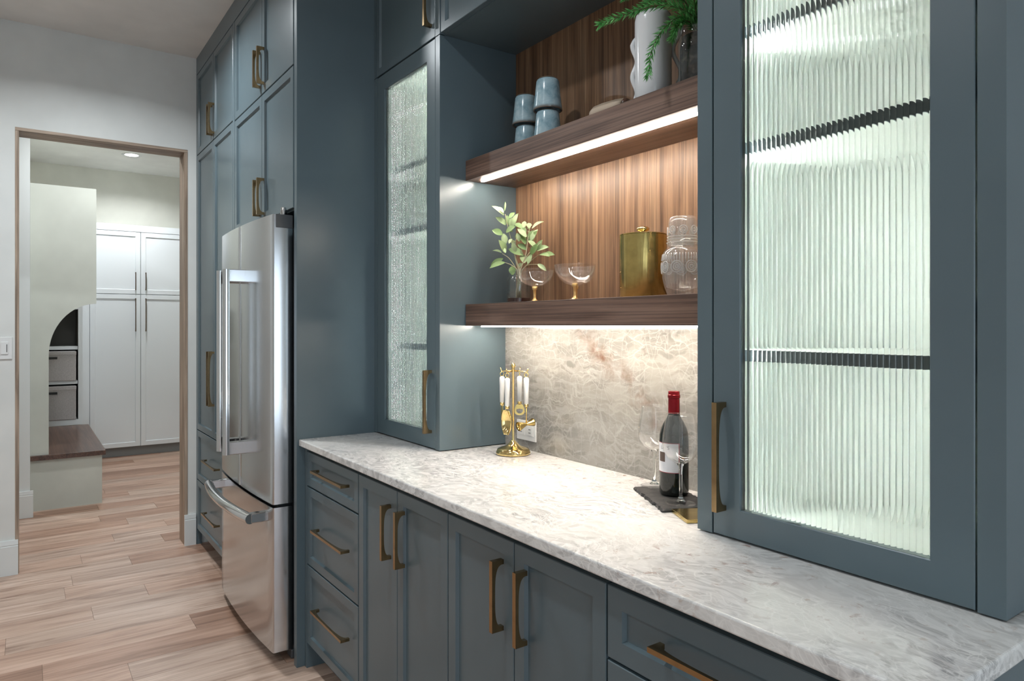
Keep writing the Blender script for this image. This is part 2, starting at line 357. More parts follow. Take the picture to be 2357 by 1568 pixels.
def obj(name, bm, m, parent=None, origin=None, smooth=False, recalc=True):
    if recalc: bmesh.ops.recalc_face_normals(bm, faces=bm.faces)
    o_ = Vector(origin) if origin is not None else (Vector(parent['_o']) if parent is not None and '_o' in parent else Vector((0, 0, 0)))
    if o_.length: bmesh.ops.translate(bm, verts=bm.verts, vec=-o_)
    me = bpy.data.meshes.new(name); bm.to_mesh(me); bm.free()
    if smooth:
        for p in me.polygons: p.use_smooth = True
    if m: me.materials.append(m)
    o = bpy.data.objects.new(name, me); C.objects.link(o)
    if parent is None: o.location = o_
    else: o.parent = parent; o['_o'] = list(o_)
    if smooth == 'auto':
        mod = o.modifiers.new('edges', 'EDGE_SPLIT'); mod.split_angle = math.radians(38)
    return o
def thing(name, label, cat, loc=(0, 0, 0), group=None, kind=None):
    o = bpy.data.objects.new(name, None); C.objects.link(o); o.location = loc; o.empty_display_size = .05
    o['_o'] = list(loc); o['label'] = label; o['category'] = cat
    if group: o['group'] = group
    if kind: o['kind'] = kind
    return o
def tag(o, label, cat=None, group=None):
    o['label'] = label
    if cat: o['category'] = cat
    if group: o['group'] = group
    return o
def struct(name, bm, m, parent=None, label=None, smooth=False):
    o = obj(name, bm, m, parent, smooth=smooth)
    if parent is None: o['kind'] = 'structure'
    if label: o['label'] = label
    return o
def place(proto_mesh, name, parent, world, rot=(0, 0, 0), scale=None):
    # a piece that shares mesh data, placed in the frame of its parent
    o = bpy.data.objects.new(name, proto_mesh); C.objects.link(o); o.parent = parent
    o.location = Vector(world) - Vector(parent['_o']); o.rotation_euler = rot; o['_o'] = list(parent['_o'])
    if scale: o.scale = scale
    return o

# shaker front: slim frame, bevelled step, recessed panel; faces -Y (or +X when turned)
def front(x0, x1, z0, z1, yf, t=.02, fr=.036, rec=.009, step=.004, turn=False):
    bm = B()
    def lp(i, y): return [(x0 + i, y, z0 + i), (x1 - i, y, z0 + i), (x1 - i, y, z1 - i), (x0 + i, y, z1 - i)]
    e = .0015
    rings(bm, [lp(0, yf + t), lp(0, yf + e), lp(e, yf), lp(fr, yf), lp(fr + step, yf + rec)], True, True, True)
    if turn:   # local x -> world y, front -Y -> +X
        for v in bm.verts: v.co = Vector((-v.co.y, v.co.x, v.co.z))
    return bm
def hole_frame(x0, x1, z0, z1, ix0, ix1, iz0, iz1, yf, t=.022):
    bm = B(); e = .0015
    o = lambda i, y: [(x0 + i, y, z0 + i), (x1 - i, y, z0 + i), (x1 - i, y, z1 - i), (x0 + i, y, z1 - i)]
    q = lambda i, y: [(ix0 - i, y, iz0 - i), (ix1 + i, y, iz0 - i), (ix1 + i, y, iz1 + i), (ix0 - i, y, iz1 + i)]
    rings(bm, [o(0, yf + t), o(0, yf + e), o(e, yf), q(e, yf), q(0, yf + e), q(0, yf + t), o(0, yf + t)])
    bmesh.ops.remove_doubles(bm, verts=bm.verts, dist=1e-6)
    return bm
def fluted(x0, x1, z0, z1, y, t=.004, depth=.0027, n=36, k=8):
    bm = B(); p = (x1 - x0) / n
    for i in range(n):
        xs = [x0 + i * p + p * j / k for j in range(k + 1)]
        R_ = (p * p / 4 + depth * depth) / (2 * depth)
        ys = [y - (math.sqrt(R_ * R_ - (p * (j / k - .5)) ** 2) - (R_ - depth)) for j in range(k + 1)]
        lo = [bm.verts.new((a, c, z0)) for a, c in zip(xs, ys)]; hi = [bm.verts.new((a, c, z1)) for a, c in zip(xs, ys)]
        for j in range(k): bm.faces.new((lo[j], lo[j + 1], hi[j + 1], hi[j])).smooth = True
    v = [bm.verts.new(q) for q in ((x0, y + t, z0), (x1, y + t, z0), (x1, y + t, z1), (x0, y + t, z1))]
    bm.faces.new((v[3], v[2], v[1], v[0]))
    w = [bm.verts.new(q) for q in ((x0, y, z0), (x1, y, z0), (x1, y, z1), (x0, y, z1))]
    v2 = [bm.verts.new(q) for q in ((x0, y + t, z0), (x1, y + t, z0), (x1, y + t, z1), (x0, y + t, z1))]
    for a, c in ((0, 1), (1, 2), (2, 3), (3, 0)): bm.faces.new((w[a], v2[a], v2[c], w[c]))
    return bm

# arched bar pull: straight outside, hollow inside curve, posts at both ends
PULLS = {}
def pull_mesh(Ln, d=.033, w=.0125, tb=.0085, p=.011, pm=None):
    key = (round(Ln, 3), d, w)
    if key in PULLS: return PULLS[key]
    bm = B(); n = 22; inner = []; outer = []
    h = Ln / 2 - p
    for k in range(n + 1):
        a = PI * k / n - PI / 2
        s, c = math.sin(a), math.cos(a)
        s2 = math.copysign(abs(s) ** .62, s); c2 = c ** .62 if c > 0 else 0
        inner.append((-(d - tb) * c2, Ln / 2 + h * s2))
        outer.append((0, 0) if k == 0 else (0, Ln) if k == n else (-d, Ln * (k - 1) / (n - 2)))
    L_ = [[bm.verts.new((sx, q[0], q[1])) for q in inner] for sx in (-w / 2, w / 2)]
    O_ = [[bm.verts.new((sx, q[0], q[1])) for q in outer] for sx in (-w / 2, w / 2)]
    for k in range(n):
        bm.faces.new((O_[0][k], O_[0][k + 1], L_[0][k + 1], L_[0][k])); bm.faces.new((L_[1][k], L_[1][k + 1], O_[1][k + 1], O_[1][k]))
        bm.faces.new((O_[1][k], O_[1][k + 1], O_[0][k + 1], O_[0][k])); bm.faces.new((L_[0][k], L_[0][k + 1], L_[1][k + 1], L_[1][k]))
    bm.faces.new((O_[0][0], L_[0][0], L_[1][0], O_[1][0])); bm.faces.new((O_[0][n], O_[1][n], L_[1][n], L_[0][n]))
    bmesh.ops.recalc_face_normals(bm, faces=bm.faces)
    me = bpy.data.meshes.new('handle'); bm.to_mesh(me); bm.free(); me.materials.append(pm or BRASS)
    PULLS[key] = me; return me
def vpull(parent, x, z0, z1, yf, turn=False):
    if turn: return place(pull_mesh(z1 - z0, .026, .0085, .0085, .011, BRONZE), 'handle', parent, (x[0], x[1], z0), (0, 0, PI / 2))
    return place(pull_mesh(z1 - z0), 'handle', parent, (x, yf, z0))
def hpull(parent, x0, x1, z, yf, d=.033):
    return place(pull_mesh(x1 - x0, d, .0095, .0075), 'handle', parent, (x0, yf, z), (0, PI / 2, 0), (1, 1, 1))

# ================================================================== ROOM
x0, x1, y0, y1, z1 = (ROOM[k] for k in ('x0', 'x1', 'y0', 'y1', 'z1'))
FX0, FY0, FY1 = -8.60, -1.3, 2.0                     # the mudroom beyond the doorway
# floor: dark joint bed with separate oak boards laid across the room
floor = struct('floor', bx(FX0 - .1, x1, y0, FY1, -.06, -.0035), SUBFLOOR, label='light oak board floor running through the doorway')
floor['_o'] = [0, 0, 0]
PW = .1855
KNOWN = {-8: .478, -5: .514, -4: .217, -2: .525, -1: .272, 1: .644, 0: -.06, 2: .064, 3: .348, -6: .281, -9: .812, -11: .446, -13: .464}
boards = {}
row = -26
while -3.75 + row * PW < x1 - .05:
    xa = -3.75 + row * PW; xb = xa + PW
    ys = []
    yl = y0 if xb > -4.8 else FY0
    yh = 1.02 if xb > -4.86 else FY1
    yk = KNOWN.get(row, random.uniform(-.6, .9))
    y = yk
    while y > yl: ys.append(y); y -= random.uniform(1.1, 1.9)
    y = yk + random.uniform(1.0, 1.7)
    while y < yh: ys.append(y); y += random.uniform(1.0, 1.7)
    ys = [yl] + sorted(q for q in ys if yl + .1 < q < yh - .1) + [yh]
    for a, c in zip(ys, ys[1:]):
        ln = round(c - a, 4)
        bm = box(B(), .00035, PW - .00035, .0006, ln - .0006, -.0035, 0)
        o = obj('floorboard', bm, FLOORM, floor); o.location = (xa, a, random.uniform(-.0004, 0))
    row += 1
# ceilings
struct('ceiling', bx(-4.78, x1, y0, y1 + .2, z1, z1 + .08), CEILM, label='beige white kitchen ceiling')
struct('ceiling_mudroom', bx(FX0 - .1, -4.78, FY0 - .1, FY1 + .1, z1, z1 + .08), CEILF, label='white mudroom ceiling beyond the doorway')
# far kitchen wall with the cased opening
DY0, DY1, DZ = -.034, .842, 2.468
bm = B(); box(bm, -4.855, -4.70, y0, DY0, 0, z1); box(bm, -4.855, -4.70, DY1, FY1, 0, z1); box(bm, -4.855, -4.70, DY0, DY1, DZ, z1)
struct('wall_far', bm, WALLM, label='off white wall around the cased opening')
struct('wall_right', bx(-4.70, x1 + .1, y1, y1 + .1, 0, z1), WALLM, label='wall behind the blue cabinets')
struct('wall_left', bx(-4.855, x1 + .1, y0 - .1, y0, 0, z1), WALLM, label='plain wall opposite the cabinets')
# wall behind the camera with a large window
WY0, WY1, WZ0, WZ1 = -1.75, 1.05, .25, 2.15
bm = B(); box(bm, x1, x1 + .12, y0, WY0, 0, z1); box(bm, x1, x1 + .12, WY1, y1, 0, z1); box(bm, x1, x1 + .12, WY0, WY1, 0, WZ0); box(bm, x1, x1 + .12, WY0, WY1, WZ1, z1)
struct('wall_back', bm, WALLM, label='wall behind the camera with a window')
bm = B()
for a, c in ((WY0, WY0 + .05), (WY1 - .05, WY1), (-.375, -.325)): box(bm, x1 + .03, x1 + .08, a, c, WZ0, WZ1)
box(bm, x1 + .03, x1 + .08, WY0, WY1, WZ0, WZ0 + .05); box(bm, x1 + .03, x1 + .08, WY0, WY1, WZ1 - .05, WZ1)
win = struct('window_1', bm, TRIM, label='white window frame behind the camera')
# door casing lining
trim = thing('door_1', 'brown oak lining of the cased opening', 'doorway', (-4.70, .4, 0), kind='structure'); del trim['category']
obj('casing_jamb', bx(-4.862, -4.697, DY0, DY0 + .018, 0, DZ - .0185, .001), CASING, trim)
obj('casing_jamb', bx(-4.862, -4.697, DY1 - .019, DY1, 0, DZ - .0185, .001), CASING, trim)
obj('casing_head', bx(-4.862, -4.697, DY0, DY1, DZ - .018, DZ, .001), CASING_H, trim)
# baseboards
def baseboard(name, a, c, xf, label):
    bm = prism(B(), [(xf, 0), (xf + .018, 0), (xf + .018, .158), (xf + .0145, .160), (xf + .0145, .164), (xf + .016, .166), (xf + .013, .19), (xf, .19)], 1, a, c)
    return struct(name, bm, TRIM, label=label)
baseboard('baseboard_far', y0, DY0 + .014, -4.70, 'white baseboard left of the opening')
baseboard('baseboard_right', DY1 - .02, .888, -4.70, 'short white baseboard between opening and tall cabinet')
# mudroom shell
struct('wall_mudroom_end', bx(FX0 - .1, FX0, FY0 - .1, FY1 + .1, 0, z1), WALLF, label='cream end wall above the white cabinets')
struct('wall_mudroom_left', bx(FX0, -4.855, FY0 - .1, FY0, 0, z1), WALLF, label='left wall of the mudroom')
struct('wall_mudroom_right', bx(FX0, -4.855, FY1, FY1 + .1, 0, z1), WALLF, label='right wall of the mudroom')
struct('wall_partition', bx(-6.15, -6.03, FY0, .044, 0, z1), TRIM, label='white wall end beside the mudroom bench')
baseboard('baseboard_partition', FY0, .062, -6.03, 'white baseboard at the mudroom wall end')

# ------------------------------------------------------------------ ceiling downlights
def downlight(x, y, w, far, idx, label):
    t = thing('recessed_downlight', label, 'ceiling light', (x, y, z1), 'recessed ceiling lights')
    ring = B(); lathe(ring, [(.058, -.001), (.085, -.003), (.088, -.001), (.088, .0)], x, y, z1, 32)
    obj('trim_ring', ring, TRIM, t, smooth=True)
    d = B(); rings(d, [[(x + .060 * math.cos(2 * PI * k / 28), y + .060 * math.sin(2 * PI * k / 28), z1 - .0012) for k in range(28)]], True, False, True)
    obj('lens', d, CANE, t, recalc=False)
    l = bpy.data.lights.new('downlight_lamp', 'AREA'); l.shape = 'DISK'; l.size = .11; l.energy = w; l.color = (.90, .96, 1) if not far else (.95, .98, 1)
    l.spread = math.radians(150)
    o = bpy.data.objects.new('downlight_lamp', l); C.objects.link(o); o.parent = t; o.location = (0, 0, -.006)
for i, (x, y) in enumerate(CANS_KITCHEN):
    downlight(x, y, CAN_W[i], False, i, 'round recessed kitchen downlight above %s' % ['the refrigerator', 'the walnut shelves', 'the counter end', 'the floor opposite the refrigerator, added for fill', 'the floor opposite the shelves, added for fill', 'the floor behind the camera, added for fill'][i])
for i, (x, y) in enumerate(CANS_FAR):
    downlight(x, y, CAN_FAR_W, True, i, ['glowing round downlight in mudroom ceiling seen through opening', 'round mudroom downlight just behind the opening', 'round mudroom downlight above the bench bay'][i])

# ================================================================== TALL CABINETS
YF = .892
tc = thing('pantry_cabinet', 'tall blue pantry cabinet beside the doorway with drawers below', 'cabinet', (-4.225, 1.2, 0))
bm = B(); box(bm, -4.698, -3.772, YF + .021, 1.598, .10, 2.94); obj('carcass', bm, PAINT, tc)
obj('filler', bx(-4.698, -4.682, YF, YF + .03, 0, 2.94, .0008), PAINT, tc)
obj('filler', bx(-3.776, -3.738, YF, YF + .03, .0, 2.94, .0008), PAINT, tc)
obj('toe_kick', bx(-4.68, -3.775, YF + .085, YF + .10, 0, .10), TOE, tc)
G = .002
for (a, c, s) in ((-4.678, -4.229, 1), (-4.225, -3.780, -1)):
    hx = c - .022 if s > 0 else a + .022
    d = obj('door', front(a, c, 2.438, 2.938, YF), PAINT, tc); vpull(d, hx, 2.465, 2.64, YF)
    d = obj('door', front(a, c, .724, 2.432, YF), PAINT, tc); vpull(d, hx, .910, 1.222, YF)
for (za, zb, hz) in ((.413, .718, .572), (.100, .407, .260)):
    d = obj('drawer_front', front(-4.678, -3.780, za, zb, YF), PAINT, tc); hpull(d, -4.40, -4.06, hz, YF)
fc = thing('refrigerator_cabinet', 'blue cabinet bridging over the steel refrigerator with end panel', 'cabinet', (-3.26, 1.2, 0))
obj('carcass', bx(-3.736, -2.791, YF + .021, 1.598, 1.845, 2.94), PAINT, fc)
obj('end_panel', bx(-2.789, -2.757, .895, 1.598, 0, 2.94, .001), PAINT, fc)
for (a, c, s) in ((-3.733, -3.240, 1), (-3.236, -2.792, -1)):
    hx = c - .03 if s > 0 else a + .03
    d = obj('door', front(a, c, 2.428, 2.938, YF), PAINT, fc); vpull(d, hx, 2.462, 2.63, YF)
    d = obj('door', front(a, c, 1.848, 2.422, YF), PAINT, fc); vpull(d, hx, 1.872, 2.037, YF)
tag(obj('crown_fascia', bx(-4.698, -2.757, YF, 1.598, 2.943, 3.0495, .001), PAINT), 'plain blue fascia closing tall cabinets to the ceiling', 'fascia')

# ================================================================== REFRIGERATOR
fr = thing('refrigerator', 'stainless steel french door refrigerator with bottom freezer drawer', 'refrigerator', (-3.28, 1.2, 0))
obj('body', bx(-3.722, -2.838, .912, 1.58, .035, 1.775, .004), FBODY, fr)
FXL, FXR = -3.722, -2.838
def yfr(x):
    u = (x - FXL) / (FXR - FXL); return .826 - .019 * (1 - (2 * u - 1) ** 2)
def fdoor(a, c, za, zb, n=14):
    bm = B(); pts = [(a, .905)]
    r = .006
    for k in range(n + 1):
        x = a + (c - a) * k / n
        if k == 0: pts += [(a, yfr(a) + r), (a + r * .3, yfr(a) + r * .3), (a + r, yfr(a + r))]
        elif k == n: pts += [(c - r, yfr(c - r)), (c - r * .3, yfr(c) + r * .3), (c, yfr(c) + r)]
        else: pts.append((x, yfr(x)))
    pts.append((c, .905)); prism(bm, pts, 2, za, zb)
    return bm
dl = obj('door', fdoor(FXL, -3.2825, .645, 1.822), STEEL, fr, smooth='auto')
dr = obj('door', fdoor(-3.2775, FXR, .645, 1.822), STEEL, fr, smooth='auto')
dz = obj('freezer_drawer', fdoor(FXL, FXR, .045, .632), STEEL, fr, smooth='auto')
obj('gasket', bx(FXL + .02, FXR - .02, .85, .912, .05, 1.80), BLACKP, fr)
def bar_handle(par, x, side):
    h = B(); zs = (.800, 1.620); yb = .722
    # ribbed bar
    pr = []
    for k in range(13):
        a = PI + PI * k / 12; pr.append((x + .0165 * math.cos(a), yb + .012 + .016 * math.sin(a) * (1 if k % 4 else .86)))
    pr += [(x + .0165, yb + .022), (x - .0165, yb + .022)]
    prism(h, pr, 2, zs[0], zs[1])
    o = obj('handle', h, STEELP, par, smooth='auto')
    for z in (zs[0], zs[1] - .056):
        m_ = B(); box(m_, x - .016, x + .016, yb + .02, yfr(x) + .004, z, z + .056); bev(m_, .003); obj('mount', m_, STEELP, o)
bar_handle(dr, -3.222, 1); bar_handle(dl, -3.335, -1)
hb = B(); pts = []
for k in range(19):
    x = -3.655 + (3.655 - 2.895) * k / 18; u = k / 18
    pts.append((x, .752 - .030 * (1 - (2 * u - 1) ** 2), .588))
tube(hb, pts, .021, 14); o = obj('handle', hb, STEELP, dz, smooth='auto')
for x in (-3.640, -2.912): 
    m_ = B(); box(m_, x - .017, x + .017, .752, yfr(x) + .004, .568, .608); bev(m_, .004); obj('mount', m_, STEELP, o)
hg = B(); box(hg, -2.875, -2.8365, .836, .9065, 1.768, 1.8235); o = obj('hinge_cover', bev(hg, .003), DGREY, fr)
hp = B(); lathe(hp, [(.0001, .032), (.010, .032), (.014, .010), (.014, 0), (.0001, 0)], -2.862, .875, 1.8235, 16); obj('hinge_pin', hp, STEELP, o, smooth='auto')
ft = B(); box(ft, -2.90, -2.842, .90, .95, .0, .04); obj('foot', bev(ft, .006), DGREY, fr)
ft = B(); box(ft, -3.70, -3.65, .90, .95, .0, .04); obj('foot', bev(ft, .006), DGREY, fr)

# ================================================================== BASE CABINETS
YB = .928
def base_body(t, a, c):
    obj('carcass', bx(a, c, YB + .021, 1.512, .10, .888), PAINT, t)
    obj('toe_kick', bx(a, c, YB + .075, YB + .088, 0, .10), TOE, t)
t = thing('drawer_base_cabinet', 'blue three drawer base cabinet next to the refrigerator panel', 'cabinet', (-2.48, 1.2, 0))
base_body(t, -2.733, -2.214)
obj('end_stile', bx(-2.756, -2.734, YB, 1.5, 0, .886, .0008), PAINT, t)
for za, zb, hz in ((.733, .868, .812), (.421, .727, .585), (.103, .415, .278)):
    d = obj('drawer_front', front(-2.730, -2.216, za, zb, YB, fr=.033), PAINT, t); hpull(d, -2.60, -2.29, hz, YB)
def door_base(a, mid, c, label):
    t = thing('door_base_cabinet', label, 'cabinet', (mid, 1.2, 0), 'two door base cabinets')
    base_body(t, a - .001, c + .001)
    d = obj('door', front(a, mid - .0015, .103, .868, YB, fr=.038), PAINT, t); vpull(d, mid - .048, .65, .818, YB)
    d = obj('door', front(mid + .0015, c, .103, .868, YB, fr=.038), PAINT, t); vpull(d, mid + .046, .65, .818, YB)
door_base(-2.210, -1.915, -1.611, 'blue two door base cabinet beside the three drawer stack')
door_base(-1.607, -1.304, -.996, 'blue two door base cabinet beside the wide drawers')
t = thing('wide_drawer_cabinet', 'blue base cabinet with wide drawers at the counter end', 'cabinet', (-.7, 1.2, 0))
base_body(t, -.993, -.418)
for za, zb in ((.727, .868), (.42, .721), (.103, .414)):
    d = obj('drawer_front', front(-.991, -.420, za, zb, YB, fr=.04), PAINT, t); hpull(d, -.855, -.555, (za + zb) / 2 + .004, YB)
obj('end_panel', bx(-.4175, -.402, YB, 1.512, 0, .886, .001), PAINT, t)

# ================================================================== WORKTOP, SPLASHBACK
ct = B(); box(ct, -2.7555, -.387, .903, 1.5145, .888, .915); bev(ct, .004, 3)
tag(obj('countertop', ct, STONE, origin=(-1.5, 1.2, .888)), 'white quartzite worktop with brown flecks along the base cabinets', 'countertop')
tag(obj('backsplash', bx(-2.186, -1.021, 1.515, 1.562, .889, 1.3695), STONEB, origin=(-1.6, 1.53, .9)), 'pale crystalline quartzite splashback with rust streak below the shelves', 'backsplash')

# ================================================================== WALL CABINETS WITH FLUTED GLASS
YU = 1.228
def glass_cab(name, label, a, c, da, dc, ga, gc, hx, shelves, led_side):
    t = thing(name, label, 'cabinet', ((a + c) / 2, 1.4, .915), 'fluted glass wall cabinets')
    yb = 1.598
    s = B(); box(s, a, a + .019, YU + .022, yb, .9185, 2.422); box(s, c - .019, c, YU + .022, yb, .9185, 2.422)
    box(s, a + .019, c - .019, YU + .022, yb - .012, .9185, .94); box(s, a + .019, c - .019, YU + .022, yb - .012, 2.404, 2.422); box(s, a + .019, c - .019, yb - .012, yb, .9185, 2.422)
    obj('carcass', s, PAINT, t)
    obj('shadow_gap_plinth', bx(a + .01, c - .01, YU + .03, 1.51, .9152, .9185), GAP, t)  # black strip paints the shadow line between cabinet and counter
    i0, i1 = a + .0195, c - .0195
    l = B(); box(l, i0, i0 + .002, YU + .024, yb - .0125, .9405, 2.4035); box(l, i1 - .002, i1, YU + .024, yb - .0125, .9405, 2.4035)
    box(l, i0, i1, yb - .0145, yb - .0125, .9405, 2.4035); box(l, i0, i1, YU + .024, yb - .0125, .9405, .9425); box(l, i0, i1, YU + .024, yb - .0125, 2.4015, 2.4035)
    obj('interior_lining', l, LINING, t)
    obj('stile', bx(a, da - .0035, YU, YU + .022, .9185, 2.42), PAINT, t)
    obj('stile', bx(dc + .0035, c, YU, YU + .022, .9185, 2.42), PAINT, t)
    d = obj('door', hole_frame(da, dc, .920, 2.418, ga, gc, .982, 2.352, YU), PAINT, t)
    g = obj('glass_pane', fluted(ga - .006, gc + .006, .976, 2.358, YU + .010), FLUTE, d, recalc=False); g['label'] = 'vertically fluted clear glass'
    vpull(d, hx, .975, 1.207, YU)
    for z in shelves:
        sh = obj('shelf', bx(i0 + .003, i1 - .003, YU + .045, yb - .015, z - .024, z - .0005), LINING, t)
        obj('shelf_edge', bx(i0 + .003, i1 - .003, YU + .041, YU + .045, z - .024, z), LINING if led_side > 0 else PAINT, sh)
    for sx, q_ in ([(i1 - .0022, -1), (i0 + .0022, 1)] if led_side > 0 else [(i0 + .0022, 1)]):
      obj('led_channel', bx(min(sx, sx + q_ * .004), max(sx, sx + q_ * .004), YU + .026, YU + .038, .95, 2.395), TRIM, t)
      e = B(); box(e, min(sx + q_ * .0042, sx + q_ * .0055), max(sx + q_ * .0042, sx + q_ * .0055), YU + .0265, YU + .0375, .952, 2.393); obj('led_strip', e, LEDC if led_side < 0 else LEDC2, t)
    return t
gl_ = glass_cab('glass_wall_cabinet', 'narrow fluted glass cabinet beside the tall panel holding dishes', -2.7555, -2.187, -2.722, -2.222, -2.652, -2.286, -2.252, (1.300, 1.762, 2.02), 1)
gr_ = glass_cab('glass_wall_cabinet', 'large lit fluted glass cabinet in the right foreground', -1.020, -.427, -.977, -.470, -.908, -.537, -.949, (1.318, 1.762, 2.01), -1)
# dishes behind the glass
def stack(x, y, z, r, n, dz, labels, kind):
    for i in range(n):
        bm = B()
        if kind == 'plate': lathe(bm, [(.0001, .004), (r * .6, .004), (r * .98, .016), (r, .018), (r, .015), (r * .6, 0), (.0001, 0)], x, y, z + i * dz + .0005, 28)
        else: lathe(bm, [(.0001, .006), (r * .4, .008), (r * .82, .035), (r, .066), (r * .97, .066), (r * .86, .034), (r * .46, 0), (.0001, 0)][::1], x, y, z + i * dz + .0005, 28)
        tag(obj('plate' if kind == 'plate' else 'bowl', bm, DISH, origin=(x, y, z + i * dz), smooth=True), labels[i], kind, 'dishes behind the fluted glass')
stack(-2.45, 1.42, .943, .11, 3, .019, ['white plate at the bottom of the stack on the narrow glass cabinet floor', 'white plate in the middle of the stack on the narrow glass cabinet floor', 'white plate on top of the stack on the narrow glass cabinet floor'], 'plate')
stack(-2.45, 1.42, 1.300, .085, 2, .028, ['lower of two nested white bowls on the lowest shelf behind fluted glass', 'upper of two nested white bowls on the lowest shelf behind fluted glass'], 'bowl')
stack(-2.52, 1.42, 1.762, .085, 2, .028, ['lower of two nested white bowls on the middle shelf behind fluted glass', 'upper of two nested white bowls on the middle shelf behind fluted glass'], 'bowl')

# cabinets above, up to the ceiling
def top_cab(a, c, doors, label):
    t = thing('upper_wall_cabinet', label, 'cabinet', ((a + c) / 2, 1.4, 2.43), 'upper wall cabinets under the ceiling')
    obj('carcass', bx(a, c, YU + .021, 1.598, 2.4225, 3.048), PAINT, t)
    for (da, dc, hx) in doors:
        d = obj('door', front(da, dc, 2.425, 3.0, YU, fr=.03), PAINT, t)
        if hx is not None: vpull(d, hx, 2.468, 2.64, YU)
    obj('fascia', bx(a, c, YU, YU + .02, 3.003, 3.0495, .0008), PAINT, t)
    return t
t = top_cab(-2.7555, -2.187, [(-2.735, -2.224, -2.252)], 'blue upper cabinet door above the narrow fluted glass cabinet')
obj('stile', bx(-2.220, -2.187, YU, YU + .021, 2.424, 3.0), PAINT, t); obj('stile', bx(-2.7555, -2.739, YU, YU + .021, 2.424, 3.0), PAINT, t)
top_cab(-2.1865, -1.0205, [(-2.180, -1.605, -1.64), (-1.602, -1.027, -1.567)], 'blue upper cabinets above the walnut shelf alcove')
t = top_cab(-1.020, -.427, [(-.977, -.470, -.949)], 'blue upper cabinet above the large foreground glass cabinet')
obj('stile', bx(-1.020, -.980, YU, YU + .021, 2.424, 3.0), PAINT, t); obj('stile', bx(-.467, -.427, YU, YU + .021, 2.424, 3.0), PAINT, t)

# ================================================================== WALNUT ALCOVE
tag(obj('walnut_back_panel', bx(-2.186, -1.021, 1.565, 1.597, 1.371, 2.427), WAL_V, origin=(-1.6, 1.58, 1.37)), 'walnut veneer panel lining the back of the shelf alcove', 'wall panel')
def shelf(z0, z1_, label):
    t = thing('walnut_shelf', label, 'shelf', (-1.6, 1.45, z0), 'floating walnut shelves')
    bm = B(); box(bm, -2.1855, -1.0215, 1.336, 1.5645, z0, z1_); bev(bm, .0012)
    obj('board', bm, WAL_H, t)
    e = B(); box(e, -2.148, -1.032, 1.3800, 1.3905, z0 - .0045, z0 - .0002); obj('led_strip', e, LEDW, t)
    return t
shelf(1.905, 1.979, 'upper thick walnut shelf with glowing light strip holding mugs and vase')
shelf(1.370, 1.449, 'lower thick walnut shelf holding coupe glasses and brass ice bucket')

# ================================================================== THINGS ON THE SHELVES
ZU, ZL, ZC = 1.9792, 1.4492, .9152
# --- mugs, upside down in two stacks
def mug_proto():
    prof = [(.0001, .104), (.030, .1045), (.036, .102), (.0385, .096), (.0425, .055), (.0475, .012), (.0490, .002), (.0465, 0), (.0445, .003), (.040, .05), (.034, .094), (.0001, .096)]
    return prof
def mug(x, y, z, ang, label):
    t = thing('mug', label, 'mug', (x, y, z), 'blue stacked mugs')
    bm = B(); lathe(bm, mug_proto(), x, y, z, 36); obj('body', bm, GLAZE, t, smooth=True)
    ft = B(); lathe(ft, [(.026, .1046), (.028, .107), (.031, .107), (.033, .1046)], x, y, z, 30); obj('foot_ring', ft, RAWCLAY, t, smooth=True)
    h = B(); d = Vector((math.cos(ang), math.sin(ang), 0)); pts = []
    for k in range(13):
        q = -PI / 2 + PI * k / 12; r_ = .041 + .030 * math.cos(q)
        pts.append(Vector((x, y, z + .052 - .034 * math.sin(q))) + d * r_)
    tube(h, pts, .0065, 8); obj('handle', h, GLAZE, t, smooth=True)
mug(-1.815, 1.43, ZU, PI * .93, 'blue glazed mug upside down at bottom of the front stack')
mug(-1.818, 1.432, ZU + .1075, PI * .70, 'blue glazed mug upside down on top of the front stack')
mug(-1.995, 1.475, ZU, PI * .75, 'blue glazed mug upside down at bottom of the left stack')
mug(-1.997, 1.473, ZU + .1075, PI * .62, 'blue glazed mug upside down on top of the left stack')
# --- white vase with wavy handles
vx, vy = -1.338, 1.425
t = thing('vase', 'tall white ceramic vase with wavy side handles on the upper shelf', 'vase', (vx, vy, ZU))
bm = B(); lathe(bm, [(.0001, 0), (.046, 0), (.050, .004), (.0505, .06), (.0505, .20), (.0505, .232), (.048, .246), (.043, .252), (.039, .250), (.043, .236), (.0455, .2), (.0455, .02), (.0001, .012)], vx, vy, ZU, 40); obj('body', bm, CERW, t, smooth=True)
for sd_, top_, bot_, am, r0 in ((-1, .186, .012, .0062, .0500), (1, .243, .010, .0115, .066)):
    h = B(); pts = []
    for k in range(41):
        u = k / 40; z = top_ + (bot_ - top_) * u
        r_ = r0 + am * math.sin(u * PI * (4.0 if sd_ < 0 else 3.6) + (.2 if sd_ < 0 else .4))
        if u < .10: r_ = .046 + (r_ - .046) * (u / .10) ** .5
        if u > .93: r_ = .046 + (r_ - .046) * ((1 - u) / .07) ** .5
        pts.append(Vector((vx, vy, ZU + z)) + RIGHT * sd_ * r_ - TOCAM * (.006 if sd_ < 0 else 0))
    tube(h, pts, .0066, 8); obj('handle', h, CERW, t, smooth=True)
